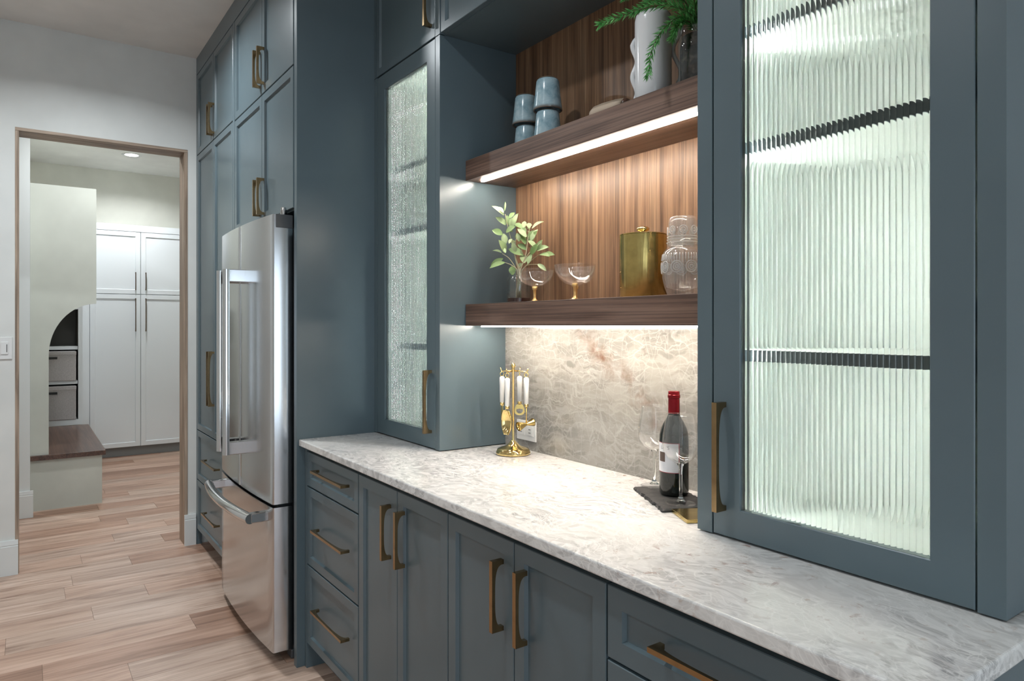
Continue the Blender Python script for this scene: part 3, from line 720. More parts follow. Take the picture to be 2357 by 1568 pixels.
# --- pale wooden pestle lying in front of the vase
px_, py_ = -1.50, 1.415
t = thing('wooden_pestle', 'pale wooden pestle lying on the upper shelf beside the vase', 'pestle', (px_, py_, ZU))
bm = B(); lathe(bm, [(.0001, -.075), (.020, -.070), (.026, -.055), (.027, -.02), (.024, .03), (.020, .058), (.0001, .060)], 0, 0, 0, 24)
bmesh.ops.rotate(bm, verts=bm.verts, cent=(0, 0, 0), matrix=Matrix.Rotation(PI / 2, 3, 'Y') ); bmesh.ops.translate(bm, verts=bm.verts, vec=(px_, py_, ZU + .027)); obj('head', bm, TANW, t, smooth=True)
bm = B(); lathe(bm, [(.0001, .058), (.016, .060), (.018, .068), (.015, .074), (.0001, .075)], 0, 0, 0, 20)
bmesh.ops.rotate(bm, verts=bm.verts, cent=(0, 0, 0), matrix=Matrix.Rotation(PI / 2, 3, 'Y')); bmesh.ops.translate(bm, verts=bm.verts, vec=(px_, py_, ZU + .027)); obj('knob', bm, BENCHW, t, smooth=True)
# --- rosemary in a dark glass pot
rx, ry = -1.178, 1.43
t = thing('rosemary_pot', 'rosemary sprigs in a dark root filled glass jar at shelf end', 'plant', (rx, ry, ZU))
bm = B(); lathe(bm, [(.0001, 0), (.050, 0), (.056, .006), (.057, .12), (.055, .150), (.052, .155), (.051, .150), (.053, .12), (.052, .008), (.0001, .006)], rx, ry, ZU, 36); obj('jar', bm, JARG, t, smooth=True)
bm = B(); lathe(bm, [(.0001, .008), (.050, .010), (.0515, .11), (.047, .135), (.03, .142), (.0001, .14)], rx, ry, ZU, 28); obj('root_ball', bm, SOIL, t, smooth=True)
needles = B(); twigs = B(); cy_, cz_ = Vector((rx, ry, 0)), ZU + .145
def needle(bm, p, d, ln, w):
    d = d.normalized(); s = d.cross(Vector((random.uniform(-1, 1), random.uniform(-1, 1), random.uniform(-1, 1)))).normalized(); nrm = d.cross(s) * w * .35
    a = bm.verts.new(p + s * w * .25); c = bm.verts.new(p - s * w * .25)
    e = bm.verts.new(p + d * ln * .5 + s * w * .5 + nrm); g = bm.verts.new(p + d * ln * .5 - s * w * .5 + nrm); h = bm.verts.new(p + d * ln)
    bm.faces.new((a, c, g, e)); bm.faces.new((e, g, h))
SP = [  # (right, up, toward camera) control points, metres from the jar mouth
    [(0, 0, 0), (-.035, .045, .02), (-.11, .06, .03), (-.20, .035, .035), (-.262, .012, .03)],
    [(0, 0, 0), (-.03, .07, .0), (-.085, .105, .01), (-.15, .10, .02), (-.20, .085, .02)],
    [(-.01, 0, 0), (-.05, .03, .03), (-.10, .0, .045), (-.135, -.06, .05), (-.145, -.125, .05)],
    [(0, 0, 0), (-.02, .09, .0), (-.06, .15, -.01), (-.10, .20, -.01)],
    [(0, 0, 0), (.0, .10, .01), (-.02, .19, .0), (-.03, .26, 0)],
    [(0, 0, 0), (-.05, .06, .01), (-.12, .085, .0), (-.175, .05, .01)],
    [(.01, 0, 0), (.03, .09, .0), (.03, .17, .02), (.02, .24, .02)],
    [(0, 0, 0), (-.04, .02, .03), (-.07, -.0, .05), (-.085, -.03, .05)],
    [(.01, 0, 0), (.05, .06, .0), (.09, .10, .02)],
    [(0, 0, 0), (-.025, .07, .03), (-.04, .15, .04), (-.06, .22, .04)],
]
def spline(cp, n):
    out = []; cp = [Vector(c) for c in cp]
    for k in range(n + 1):
        f_ = k / n * (len(cp) - 1); i = min(int(f_), len(cp) - 2); u = f_ - i
        p0 = cp[max(i - 1, 0)]; p1 = cp[i]; p2 = cp[i + 1]; p3 = cp[min(i + 2, len(cp) - 1)]
        out.append(.5 * (2 * p1 + (p2 - p0) * u + (2 * p0 - 5 * p1 + 4 * p2 - p3) * u * u + (3 * p1 - p0 - 3 * p2 + p3) * u ** 3))
    return out
for cp in SP:
    s_ = spline(cp, 26); w_ = [Vector((rx, ry, cz_)) + RIGHT * p.x + TOCAM * p.z + Vector((0, 0, p.y)) for p in s_]
    tube(twigs, w_, [.0022 - .0012 * k / 26 for k in range(27)], 5)
    for k in range(3, 27):
        d = (w_[k] - w_[k - 1]).normalized()
        for _ in range(13):
            rnd = Vector((random.uniform(-1, 1), random.uniform(-1, 1), random.uniform(-1, 1)))
            needle(needles, w_[k] + rnd * .001, d * 1.0 + (rnd - d * rnd.dot(d)).normalized() * random.uniform(.55, 1.0), random.uniform(.020, .031) * (1 - .25 * k / 26), .0027)
obj('stems', twigs, TWIG, t, smooth=True)
o = obj('needles', needles, ROSE, t, recalc=False); o['kind'] = 'stuff'
# --- sage in a glass jar
jx, jy = -2.025, 1.462
t = thing('sage_jar', 'sage cuttings standing in a clear glass jar on lower shelf', 'plant', (jx, jy, ZL))
bm = B(); lathe(bm, [(.0001, 0), (.040, 0), (.0435, .004), (.044, .085), (.042, .093), (.034, .099), (.034, .103), (.036, .104), (.036, .108), (.034, .109), (.034, .113), (.036, .115), (.035, .118), (.032, .117), (.031, .1), (.041, .083), (.041, .006), (.0001, .005)], jx, jy, ZL, 36); obj('jar', bm, JARG, t, smooth=True)
bm = B(); lathe(bm, [(.0001, .006), (.0405, .007), (.0405, .020), (.0001, .0203)], jx, jy, ZL, 30); obj('water', bm, WATER, t, smooth='auto')
MP = 2.49 / 1592.6 / 6.275                                  # metres per unit of the sprig sketch below
base = Vector((jx, jy, ZL + .112))
def SW(u, v, depth=0):
    r_ = (u - 430) * MP; up = -(v - 1050) * MP
    dep = depth + max(0, r_) * .62 - .0
    return base + RIGHT * r_ + Vector((0, 0, up)) + TOCAM * dep
STEMS = [[(430, 1090), (425, 1000), (390, 880), (340, 650), (280, 420), (235, 200)], [(440, 1090), (460, 1000), (530, 800), (560, 560), (590, 420), (620, 380)],
         [(450, 1090), (480, 1010), (620, 870), (720, 800)], [(420, 1090), (400, 1010), (300, 850), (190, 770)], [(420, 1090), (410, 1010), (320, 940), (230, 905)],
         [(450, 1090), (480, 1010), (560, 940), (700, 940)], [(440, 1090), (440, 990), (370, 780), (385, 600), (420, 470)], [(445, 1090), (450, 1000), (560, 800), (680, 690), (740, 640)]]
for i, s_ in enumerate(STEMS):
    bm = B(); pts = spline([SW(u, v, .012 * math.sin(i * 2.1)) for u, v in s_], 14); pts = [base + Vector((0, 0, -.095)) + RIGHT * (.01 * math.sin(i * 1.7)) + TOCAM * (.01 * math.cos(i * 2.3))] + pts
    tube(bm, pts, [.0018] * 8 + [.0018 - .0009 * k / 8 for k in range(8)], 6); obj('stem', bm, STEMM, t, smooth=True)
LEAVES = [(215, 215, 40, 90, .34), (210, 180, 105, 90, .36), (240, 350, 95, 235, .42), (195, 500, 45, 435, .5), (235, 640, 210, 475, .46), (235, 760, 140, 580, .5), (180, 760, 50, 725, .34),
          (200, 840, 20, 940, .30), (230, 900, 10, 990, .28), (310, 390, 330, 250, .5), (290, 250, 370, 165, .42), (345, 390, 420, 200, .36), (490, 790, 280, 700, .42), (505, 910, 500, 780, .85),
          (480, 410, 365, 335, .45), (500, 400, 520, 295, .5), (540, 540, 410, 420, .36), (525, 640, 445, 490, .4), (540, 720, 415, 630, .36), (590, 420, 565, 340, .6), (620, 420, 785, 325, .42),
          (575, 590, 640, 450, .5), (600, 600, 700, 440, .36), (590, 680, 640, 650, .6), (600, 800, 705, 650, .36), (700, 750, 760, 600, .4), (690, 740, 850, 710, .32), (720, 810, 860, 850, .38),
          (780, 800, 935, 815, .36), (700, 940, 820, 1045, .3), (340, 1080, 330, 950, .6), (430, 960, 480, 915, .5), (560, 930, 620, 780, .34), (270, 440, 345, 460, .5), (225, 150, 236, 12, .16), (440, 600, 400, 480, .4), (520, 500, 480, 360, .4), (330, 560, 290, 640, .36)]
LP = {}
def leaf_mesh(w):
    key = round(w, 2)
    if key in LP: return LP[key]
    bm = B(); n = 6; loops = []
    for k in range(n + 1):
        u = k / n; hw = .5 * w * (math.sin(PI * min(1, u * .94 + .06)) ** .8) if k < n else .004
        z = .10 * math.sin(PI * u)
        loops.append([bm.verts.new((u, -hw, z + .16 * hw)), bm.verts.new((u, 0, z - .04)), bm.verts.new((u, hw, z + .16 * hw))])
    for a, c in zip(loops, loops[1:]):
        for j in range(2): bm.faces.new((a[j], a[j + 1], c[j + 1], c[j]))
    me = bpy.data.meshes.new('leaf'); bm.to_mesh(me); bm.free(); me.materials.append(SAGE)
    for p in me.polygons: p.use_smooth = True
    LP[key] = me; return me
LEAVES += [(u + random.uniform(-70, 70), v + random.uniform(-60, 60), u + random.uniform(-110, 110), v - random.uniform(20, 130), .42) for u, v in ((300, 500), (340, 650), (420, 700), (560, 600), (560, 480), (640, 720), (260, 330), (470, 820), (600, 500), (400, 560), (310, 780), (660, 560))]
for i, (a, b_, c_, d_, w) in enumerate(LEAVES):
    dp = .022 * math.sin(i * 2.4)
    p, q = SW(a, b_, dp * .4), SW(c_, d_, dp * .4 + random.uniform(-.02, .02))
    ax = (q - p); ln = ax.length; ax.normalize(); nn = (TOCAM + Vector((0, 0, .5)) + Vector((random.uniform(-.5, .5), random.uniform(-.5, .5), random.uniform(-.3, .5)))).normalized()
    sd = nn.cross(ax).normalized(); nn = ax.cross(sd)
    o = place(leaf_mesh(min(.8, w * 1.25)), 'leaf', t, p)
    o.matrix_local = Matrix.Translation(p - Vector(t['_o'])) @ Matrix((ax, sd, nn)).transposed().to_4x4() @ Matrix.Scale(ln, 4)
# --- coupe glasses
def coupe(x, y, label):
    t = thing('coupe_glass', label, 'glass', (x, y, ZL), 'coupe glasses with gold stems')
    bm = B(); lathe(bm, [(.004, .0525), (.012, .053), (.035, .060), (.053, .074), (.0615, .091), (.0645, .108), (.0650, .1105), (.0640, .1105), (.0635, .108), (.0605, .091), (.052, .075), (.034, .0615), (.012, .055), (.0001, .0545)], x, y, ZL, 40); obj('bowl', bm, THIN, t, smooth=True)
    bm = B(); lathe(bm, [(.0001, .053), (.010, .052), (.008, .047), (.0095, .044), (.0055, .041), (.0048, .018), (.0062, .010), (.012, .005)], x, y, ZL, 20); obj('stem', bm, AMBER, t, smooth=True)
    bm = B(); lathe(bm, [(.0001, .0062), (.012, .005), (.032, .0025), (.033, .001), (.032, 0), (.0001, 0)], x, y, ZL, 32); obj('foot', bm, THIN, t, smooth=True)
coupe(-1.858, 1.408, 'gold stemmed coupe glass in front of the sage jar')
coupe(-1.648, 1.406, 'gold stemmed coupe glass in the middle of lower shelf')
coupe(-1.750, 1.497, 'gold stemmed coupe glass half hidden behind the middle coupe')
# --- ice bucket
bx_, by_ = -1.412, 1.462
t = thing('ice_bucket', 'brushed brass ice bucket with flat lid and round knob', 'ice bucket', (bx_, by_, ZL))
bm = B(); lathe(bm, [(.0001, 0), (.066, 0), (.0675, .002), (.0675, .180), (.0001, .180)], bx_, by_, ZL, 56); obj('body', bm, BUCKET, t, smooth='auto')
bm = B(); lathe(bm, [(.0001, .1803), (.066, .1803), (.0672, .1812), (.0672, .1832), (.065, .1842), (.0001, .187)], bx_, by_, ZL, 56); o = obj('lid', bm, BRASSB, t, smooth='auto')
bm = B(); lathe(bm, [(.0001, .187), (.006, .187), (.006, .192), (.017, .195), (.019, .201), (.014, .206), (.0001, .207)], bx_, by_, ZL, 24); obj('knob', bm, BRASSP, o, smooth=True)
# --- pressed glass carafe with tumbler lid
gx, gy = -1.222, 1.412
def flut(nr, amp, z0_, z1_):
    def f_(a, z): return 1 + (amp * math.cos(nr * a) if z0_ < z < z1_ else 0)
    return f_
t = thing('bedside_carafe', 'pressed clear glass carafe with medallion relief at shelf end', 'carafe', (gx, gy, ZL))
bm = B(); pf = [(.0001, .002), (.036, 0), (.040, .004), (.046, .022), (.0515, .045), (.053, .060), (.0535, .085), (.0525, .100), (.050, .112), (.044, .121), (.036, .126), (.032, .130), (.030, .150), (.030, .155), (.028, .155), (.028, .132), (.033, .122), (.047, .108), (.050, .09), (.049, .06), (.042, .022), (.0001, .010)]
lathe(bm, pf, gx, gy, ZL, 160, flut(40, .012, .01, .05)); obj('body', bm, THINP, t, smooth=True)
bm = B()
for k in range(9):
    a = 2 * PI * k / 9 + 3.75; R_ = Matrix.Rotation(a, 3, 'Z') @ Matrix.Rotation(PI / 2, 3, 'Y')
    c_ = (gx + .0535 * math.cos(a), gy + .0535 * math.sin(a), ZL + .073)
    for rr_ in (.0145, .009, .004): torus(bm, c_, rr_, .0017, n=18, m=5, rot=R_)
obj('medallion_relief', bm, THINR, t, smooth=True)
bm = B()
for k in range(44):
    a = 2 * PI * k / 44; tube(bm, [(gx + .0540 * math.cos(a), gy + .0540 * math.sin(a), ZL + .092), (gx + .0515 * math.cos(a), gy + .0515 * math.sin(a), ZL + .108)], .0013, 5)
obj('rib_relief', bm, THINR, t, smooth=True)
t2 = thing('tumbler', 'small pressed glass tumbler upside down over the carafe neck', 'glass', (gx, gy, ZL + .1262))
bm = B(); lathe(bm, [(.0395, .1262), (.0405, .128), (.0395, .140), (.0385, .150), (.036, .195), (.0345, .203), (.030, .206), (.0001, .206), (.0001, .202), (.030, .200), (.0345, .190), (.0375, .13)], gx, gy, ZL, 120, flut(36, .01, .165, .2)); obj('wall', bm, THINP, t2, smooth=True)
bm = B()
for z_, r_ in ((.138, .0405), (.146, .0398), (.153, .0392)): torus(bm, (gx, gy, ZL + z_), r_, .0011, n=48, m=5)
for k in range(8):
    a = 2 * PI * k / 8 + 3.9; R_ = Matrix.Rotation(a, 3, 'Z') @ Matrix.Rotation(PI / 2, 3, 'Y')
    for rr_ in (.010, .005): torus(bm, (gx + .0385 * math.cos(a), gy + .0385 * math.sin(a), ZL + .169), rr_, .0015, n=16, m=5, rot=R_)
obj('band_relief', bm, THINR, t2, smooth=True)

# ================================================================== THINGS ON THE COUNTER
# --- bar tool stand
sx, sy = -2.0, 1.420
t = thing('bar_tool_stand', 'polished brass bar tool stand with round foot on the counter', 'stand', (sx, sy, ZC))
bm = B(); lathe(bm, [(.0001, 0), (.058, 0), (.0615, .003), (.0615, .008), (.056, .019), (.046, .0235), (.026, .030), (.014, .040), (.0085, .048), (.0001, .05)], sx, sy, ZC, 48); obj('foot', bm, BRASSP, t, smooth=True)
bm = B(); lathe(bm, [(.0055, .045), (.0042, .055), (.0042, .295), (.006, .297), (.0001, .30)], sx, sy, ZC, 16); obj('pole', bm, BRASSP, t, smooth=True)
bm = B(); lathe(bm, [(.004, .297), (.007, .300), (.005, .304), (.0075, .309), (.0085, .314), (.0055, .320), (.002, .324), (.0001, .325)], sx, sy, ZC, 18); obj('finial', bm, BRASSP, t, smooth=True)
TOOLS = [(-.021, .046), (-.040, -.030), (.023, -.044), (.046, .022)]       # (right, toward camera)
for r_, d_ in TOOLS:
    bm = B(); e = Vector((sx, sy, ZC + .293)) + RIGHT * r_ + TOCAM * d_; c_ = Vector((sx, sy, ZC + .295)); dv = (e - c_)
    tube(bm, [c_, c_ + dv * .9, e + Vector((0, 0, -.003)), e + dv.normalized() * .005 + Vector((0, 0, .004)), e + dv.normalized() * .007 + Vector((0, 0, .012))], .0022, 7); obj('hook_arm', bm, BRASSP, t, smooth=True)
def tool(i, name, label, cat, hl=.098):
    r_, d_ = TOOLS[i]; p = Vector((sx, sy, ZC + .287)) + RIGHT * r_ + TOCAM * d_
    t = thing(name, label, cat, (p.x, p.y, p.z - .2), 'hanging bar tools')
    R_ = Matrix.Rotation(i * 1.1 + .4, 3, 'Z') @ Matrix.Rotation(PI / 2, 3, 'X')
    bm = B(); torus(bm, p + Vector((0, 0, -.005)), .0075, .0014, n=16, m=6, rot=R_); obj('ring', bm, BRASSP, t, smooth=True)
    bm = B(); lathe(bm, [(.0001, -.0132), (.006, -.014), (.0092, -.018), (.0095, -.028), (.0075, -.013 - hl), (.0001, -.0131 - hl)], p.x, p.y, p.z, 18); obj('grip', bm, IVORY, t, smooth=True)
    bm = B(); lathe(bm, [(.0001, -.013 - hl), (.0078, -.0132 - hl), (.008, -.022 - hl), (.004, -.025 - hl), (.0001, -.025 - hl)], p.x, p.y, p.z, 18); obj('ferrule', bm, BRASSP, t, smooth=True)
    return t, p + Vector((0, 0, -.024 - hl))
t, p = tool(0, 'ice_scoop', 'brass ice scoop with white grip hanging on the stand', 'scoop')
bm = B(); n = 14; loops = []
for k in range(n + 1):        # scoop bowl: long half shell
    u = k / n; hw = .026 * math.sin(PI * min(1, .12 + .80 * u)) ** .6; z = p.z - .004 - .086 * u
    lp = []
    for j in range(9):
        a = PI * j / 8; lp.append(Vector((p.x, p.y, z)) + (-RIGHT * .75 + TOCAM * .66).normalized() * 0 + (RIGHT * .66 + TOCAM * .75) * (-hw * math.cos(a)) + (-RIGHT * .75 + TOCAM * .66) * (-.022 * math.sin(a) * math.sin(PI * min(1, .1 + .82 * u)) + .006))
    loops.append(lp)
rings(bm, loops, False); ob = obj('bowl', bm, BRASSP, t, smooth=True)
md = ob.modifiers.new('wall', 'SOLIDIFY'); md.thickness = .0012
t, p = tool(1, 'bar_knife', 'small brass bar tool with white grip behind the ice scoop', 'bar tool', .094)
bm = B(); box(bm, p.x - .006, p.x + .006, p.y - .001, p.y + .001, p.z - .055, p.z + .002); obj('blade', bev(bm, .0008), BRASSP, t)
t, p = tool(2, 'bottle_opener', 'brass bottle opener with white grip hanging at the back', 'bottle opener', .092)
bm = B(); n = 20; lo, li = [], []
for k in range(n):
    a = 2 * PI * k / n; cx_, cz2 = math.cos(a), math.sin(a)
    lo.append((.019 * math.copysign(abs(cx_) ** .8, cx_), .017 * math.copysign(abs(cz2) ** .8, cz2) + (.006 if cz2 > .8 else 0))); li.append((.012 * cx_, .0105 * cz2 - (.004 if cz2 > .6 else 0)))
cc = Vector((p.x, p.y, p.z - .022))
for q in (-.0015, .0015):
    pass
L4 = [[cc + RIGHT * a_[0] + Vector((0, 0, a_[1])) + TOCAM * q for a_ in lst] for lst, q in ((lo, -.0015), (lo, .0015), (li, .0015), (li, -.0015), (lo, -.0015))]
rings(bm, L4); bmesh.ops.remove_doubles(bm, verts=bm.verts, dist=1e-6); obj('head', bm, BRASSB, t, smooth='auto')
t, p = tool(3, 'jigger', 'double ended brass jigger on a rod with white grip', 'jigger', .094)
bm = B(); tube(bm, [p + Vector((0, 0, .004)), p + Vector((0, 0, -.058))], .0025, 8); obj('rod', bm, BRASSP, t, smooth=True)
bm = B(); lathe(bm, [(.0150, -.034), (.0165, -.033), (.0165, -.030), (.0055, -.002), (.0055, .002), (.0145, .026), (.0145, .029), (.0132, .029), (.004, .003), (.004, -.003), (.0150, -.030)], 0, 0, 0, 28)
ax = (RIGHT * .86 - TOCAM * .45 + Vector((0, 0, .20))).normalized()
bmesh.ops.rotate(bm, verts=bm.verts, cent=(0, 0, 0), matrix=Vector((0, 0, 1)).rotation_difference(ax).to_matrix()); bmesh.ops.translate(bm, verts=bm.verts, vec=p + Vector((0, 0, -.060))); obj('cups', bm, BRASSB, t, smooth='auto')
# --- outlet on the splashback
ox, oz = -2.045, .985
t = thing('wall_outlet', 'white double outlet plate on the splashback behind bar tools', 'outlet', (ox, 1.514, oz))
obj('plate', bx(ox - .058, ox + .058, 1.509, 1.5148, oz - .036, oz + .036, .0015), PLASTW, t)
for dx in (-.026, .026):
    o = obj('receptacle', bx(ox + dx - .020, ox + dx + .020, 1.5075, 1.5089, oz - .017, oz + .017, .001), PLASTW, t)
    for dz_ in (-.006, .006): obj('slot', bx(ox + dx - .008, ox + dx + .004, 1.5068, 1.5074, oz + dz_ - .001, oz + dz_ + .001), SLOT, o)
# --- slate board with brass end
u_, v_ = Vector((.885, -.466, 0)), Vector((.466, .885, 0)); o0 = Vector((-1.372, 1.382, ZC))
t = thing('slate_board', 'rough edged black slate serving board with brass end', 'serving board', tuple(o0 + u_ * .11 + v_ * .08))
bm = B(); P_ = lambda a, c: o0 + u_ * a + v_ * c
edge = []
for k in range(34): edge.append(P_(.236 * k / 33 + random.uniform(-.001, .001), random.uniform(-.003, .002)))
for k in range(1, 14): edge.append(P_(.236 + random.uniform(-.0008, .0008), .130 * k / 13))
for k in range(1, 30): edge.append(P_(.236 * (1 - k / 29), .130 + random.uniform(-.002, .002)))
for k in range(1, 13): edge.append(P_(random.uniform(-.002, .002), .130 * (1 - k / 13)))
lo = [e + Vector((0, 0, .0)) for e in edge]; mid = [e + Vector((random.uniform(-.0025, .0025), random.uniform(-.0025, .0025), .0045)) for e in edge]
cen = P_(.118, .065); hi = [cen + (e - cen) * .972 + Vector((random.uniform(-.0012, .0012), random.uniform(-.0012, .0012), .009)) for e in edge]
rings(bm, [lo, mid, hi], True, True, True); obj('slab', bm, SLATE, t)
bm = B(); q = [P_(.237, .022), P_(.335, .022), P_(.335, .108), P_(.237, .108)]
rings(bm, [[p_ + Vector((0, 0, z_)) for p_ in q] for z_ in (0, .0085)], True, True, True); bev(bm, .0012); obj('brass_end', bm, BRASSB, t)
ZS = ZC + .0092
# --- wine bottle
wx, wy = -1.247, 1.407
t = thing('wine_bottle', 'dark red wine bottle with red foil and white label', 'bottle', (wx, wy, ZS))
bm = B(); lathe(bm, [(.0001, .006), (.025, .002), (.033, 0), (.0375, .005), (.038, .012), (.038, .142), (.0372, .157), (.034, .173), (.026, .190), (.0185, .203), (.0150, .213), (.0142, .225), (.0140, .268), (.0001, .268)], wx, wy, ZS, 48); obj('body', bm, WINEG, t, smooth=True)
bm = B(); lathe(bm, [(.0153, .214), (.0151, .248), (.0148, .254), (.0162, .255), (.0166, .258), (.0162, .263), (.0152, .264), (.0152, .271), (.0140, .273), (.0001, .273)], wx, wy, ZS, 36); obj('foil_capsule', bm, FOIL, t, smooth='auto')
def cyl_patch(a0, a1, z0_, z1_, r, n=18):
    bm = B(); lo = []; hi = []
    for k in range(n + 1):
        a = a0 + (a1 - a0) * k / n; lo.append(bm.verts.new((wx + r * math.cos(a), wy + r * math.sin(a), ZS + z0_))); hi.append(bm.verts.new((wx + r * math.cos(a), wy + r * math.sin(a), ZS + z1_)))
    for k in range(n): bm.faces.new((lo[k], lo[k + 1], hi[k + 1], hi[k]))
    return bm
AF = math.atan2(-wy, -wx) - .62                        # label turned a little away from the viewer
lab = obj('label_border', cyl_patch(AF - 1.15, AF + 1.0, .062, .140, .03815), LRED, t, smooth=True)
lp_ = obj('label_paper', cyl_patch(AF - 1.12, AF + .93, .0635, .1385, .03822), LABEL, t, smooth=True)
obj('label_picture', cyl_patch(AF - .62, AF - .02, .090, .115, .0383), LBROWN, lp_, smooth=True)
def wrap_text(s, size, ac, z):
    cu = bpy.data.curves.new('label_text', 'FONT'); cu.body = s; cu.size = size; cu.align_x = 'CENTER'
    tmp = bpy.data.objects.new('tmp', cu); C.objects.link(tmp)
    me = bpy.data.meshes.new_from_object(tmp.evaluated_get(bpy.context.evaluated_depsgraph_get())); bpy.data.objects.remove(tmp)
    for v in me.vertices:
        a = ac + v.co.x / .0384; zz = v.co.y
        v.co = (wx + .0384 * math.cos(a) - lp_['_o'][0], wy + .0384 * math.sin(a) - lp_['_o'][1], ZS + z + zz - lp_['_o'][2])
    me.materials.clear(); me.materials.append(INK); o = bpy.data.objects.new('label_text', me); C.objects.link(o); o.parent = lp_; o['_o'] = lp_['_o']
bpy.context.view_layer.update()
wrap_text("LI   'S", .0125, AF - .05, .123)
# --- wine glasses
def wine_glass(x, y, z, label):
    t = thing('wine_glass', label, 'glass', (x, y, z), 'stemmed wine glasses by the bottle')
    bm = B(); lathe(bm, [(.0060, .098), (.016, .102), (.032, .113), (.0425, .130), (.0455, .148), (.044, .170), (.0395, .200), (.0355, .222), (.0350, .2235), (.0345, .222), (.0387, .200), (.0432, .170), (.0447, .148), (.0417, .131), (.031, .115), (.014, .1045), (.0001, .103)], x, y, z, 44); obj('bowl', bm, THIN, t, smooth=True)
    bm = B(); lathe(bm, [(.0001, .1025), (.0095, .100), (.0058, .092), (.0042, .075), (.0036, .045), (.0042, .020), (.008, .009), (.013, .0055), (.0001, .005)], x, y, z, 18); obj('stem', bm, GLASS, t, smooth=True)
    bm = B(); lathe(bm, [(.0001, .006), (.013, .0052), (.034, .002), (.0375, .0012), (.0375, .0004), (.0001, 0)], x, y, z, 40); obj('foot', bm, THIN, t, smooth=True)
wine_glass(-1.173, 1.348, ZS, 'empty stemmed wine glass standing before the bottle')
wine_glass(-1.345, 1.437, ZS, 'empty stemmed wine glass left of the bottle by splashback')

# ================================================================== LIGHT SWITCH
t = thing('light_switch', 'white light switch plate on the wall left of opening', 'switch', (-4.699, -.10, 1.25))
obj('plate', bx(-4.6995, -4.694, -.165, -.046, 1.186, 1.308, .002), PLASTW, t)
for a in (-.148, -.098): 
    o = obj('paddle', bx(-4.6938, -4.690, a, a + .034, 1.213, 1.281, .0015), PLASTW, t); obj('dimmer_slot', bx(-4.6897, -4.6892, a + .026, a + .029, 1.225, 1.268), SLOT, o)

# ================================================================== MUDROOM
def F(bm):   # (built facing -Y) -> facing +X
    for v in bm.verts: v.co = Vector((-v.co.y, v.co.x, v.co.z))
    return bm
XC = -8.25
t = thing('white_cabinet', 'tall white four door cabinet at the mudroom end wall', 'cabinet', (XC - .1, 1.0, 0))
obj('carcass', bx(FX0 + .001, XC - .021, .555, 1.50, .10, 2.355), WHITECAB, t)
obj('header', bx(FX0 + .001, XC - .002, .48, 1.98, 2.362, 2.43, .001), WHITECAB, t)
obj('toe_kick', bx(XC - .07, XC - .05, .50, 1.98, 0, .098), GREYTOE, t)
obj('stile', bx(XC - .02, XC, .482, .556, .10, 2.36, .001), WHITECAB, t)
for a, c, hy in ((.560, 1.018, .972), (1.023, 1.48, 1.068)):
    d = obj('door', front(a, c, 1.704, 2.357, -XC, turn=True, fr=.045), WHITECAB, t); vpull(d, (XC, hy), 1.746, 1.934, 0, True)
    d = obj('door', front(a, c, .10, 1.698, -XC, turn=True, fr=.045), WHITECAB, t); vpull(d, (XC, hy), 1.31, 1.66, 0, True)
d = obj('door', front(1.485, 1.97, .10, 2.357, -XC, turn=True, fr=.045), WHITECAB, t)
# bench
t = thing('mudroom_bench', 'built in mudroom bench with dark walnut seat', 'bench', (-7.0, .25, 0))
obj('base', bx(-7.895, -6.20, .046, .502, 0, .3735), MUDP, t)
obj('seat', bx(-7.895, -6.178, .046, .525, .374, .41, .002), BENCHW, t)
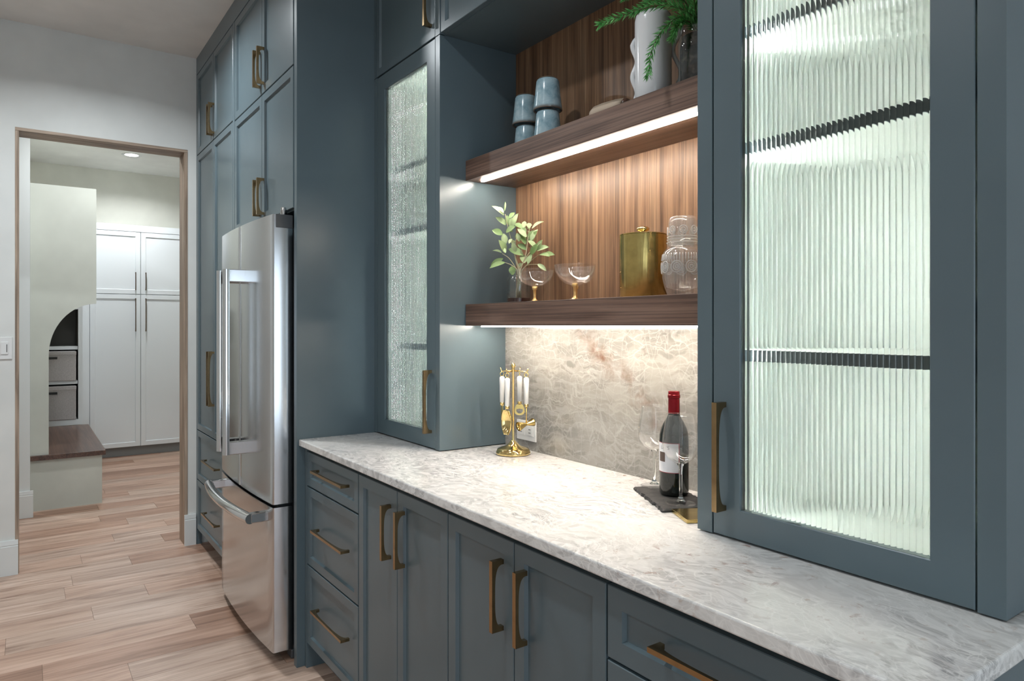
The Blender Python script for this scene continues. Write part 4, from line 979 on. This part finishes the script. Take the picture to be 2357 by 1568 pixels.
# arched end panel
def arch():
    pts = [(.046, .4105), (.159, .4105), (.159, 1.15)]
    for k in range(1, 17):
        a = PI * (1 - .5 * k / 16 * .985); pts.append((.470 + .311 * math.cos(a), 1.15 + .39 * math.sin(a)))
    pts += [(.464, 1.54), (.464, 2.422), (.046, 2.422)]
    return prism(B(), pts, 0, -6.232, -6.20)
tag(obj('arched_panel', arch(), MUDP, origin=(-6.21, .25, .41)), 'greige locker end panel with quarter arch cut over bench', 'panel')
LP_ = obj('backboard', bx(-7.895, -6.2325, .0455, .06, .4105, 2.42), MUDP, t)
LP_ = obj('top_board', bx(-7.895, -6.2325, .0605, .46, 2.385, 2.42), MUDP, t)
# cubby unit at the end of the bench
XS = -7.9
t = thing('cubby_unit', 'white cubby shelves with fabric bins at the bench end', 'shelf unit', (XS - .15, .3, .41))
bm = B(); box(bm, XS - .34, XS - .002, .046, .066, .412, 2.42); box(bm, XS - .34, XS - .002, .44, .476, .412, 2.42); box(bm, XS - .34, XS - .325, .066, .44, .412, 2.42); box(bm, XS - .34, XS, .066, .44, 1.53, 1.60); box(bm, XS - .34, XS, .066, .44, .412, .465)
obj('carcass', bm, WHITECAB, t)
obj('shade_back_panel', bx(XS - .3245, XS - .3205, .0665, .4395, .466, 1.529), DARKB, t); obj('shade_side_lining', bx(XS - .32, XS - .02, .4365, .4395, .466, 1.529), DARKB, t)  # dark sheets that carry the shade inside the cubby
obj('shelf', bx(XS - .319, XS - .012, .0665, .436, 1.140, 1.172), WHITECAB, t); obj('shelf', bx(XS - .319, XS - .012, .0665, .436, .808, .838), WHITECAB, t)
obj('shelf', bx(XS - .322, XS - .012, .0665, .4395, 1.95, 1.98), WHITECAB, t)
for z0_, z1_, nm in ((.839, 1.125, 'grey fabric bin on the upper cubby shelf'), (.466, .790, 'grey fabric bin on the lower cubby shelf')):
    b_ = thing('storage_bin', nm, 'bin', (XS - .15, .25, z0_), 'fabric bins in the cubby')
    bm = B(); box(bm, XS - .30, XS + .012, .09, .422, z0_ + .0005, z1_); bev(bm, .006); obj('body', bm, FABRIC, b_)
    obj('hem', bx(XS + .0122, XS + .016, .088, .424, z1_ - .035, z1_ - .002, .001), FABRIC, b_)
    obj('slot_handle', bx(XS + .0125, XS + .0175, .17, .27, z1_ - .075, z1_ - .053), SLOT, b_)

for o in bpy.data.objects:
    if '_o' in o: del o['_o']
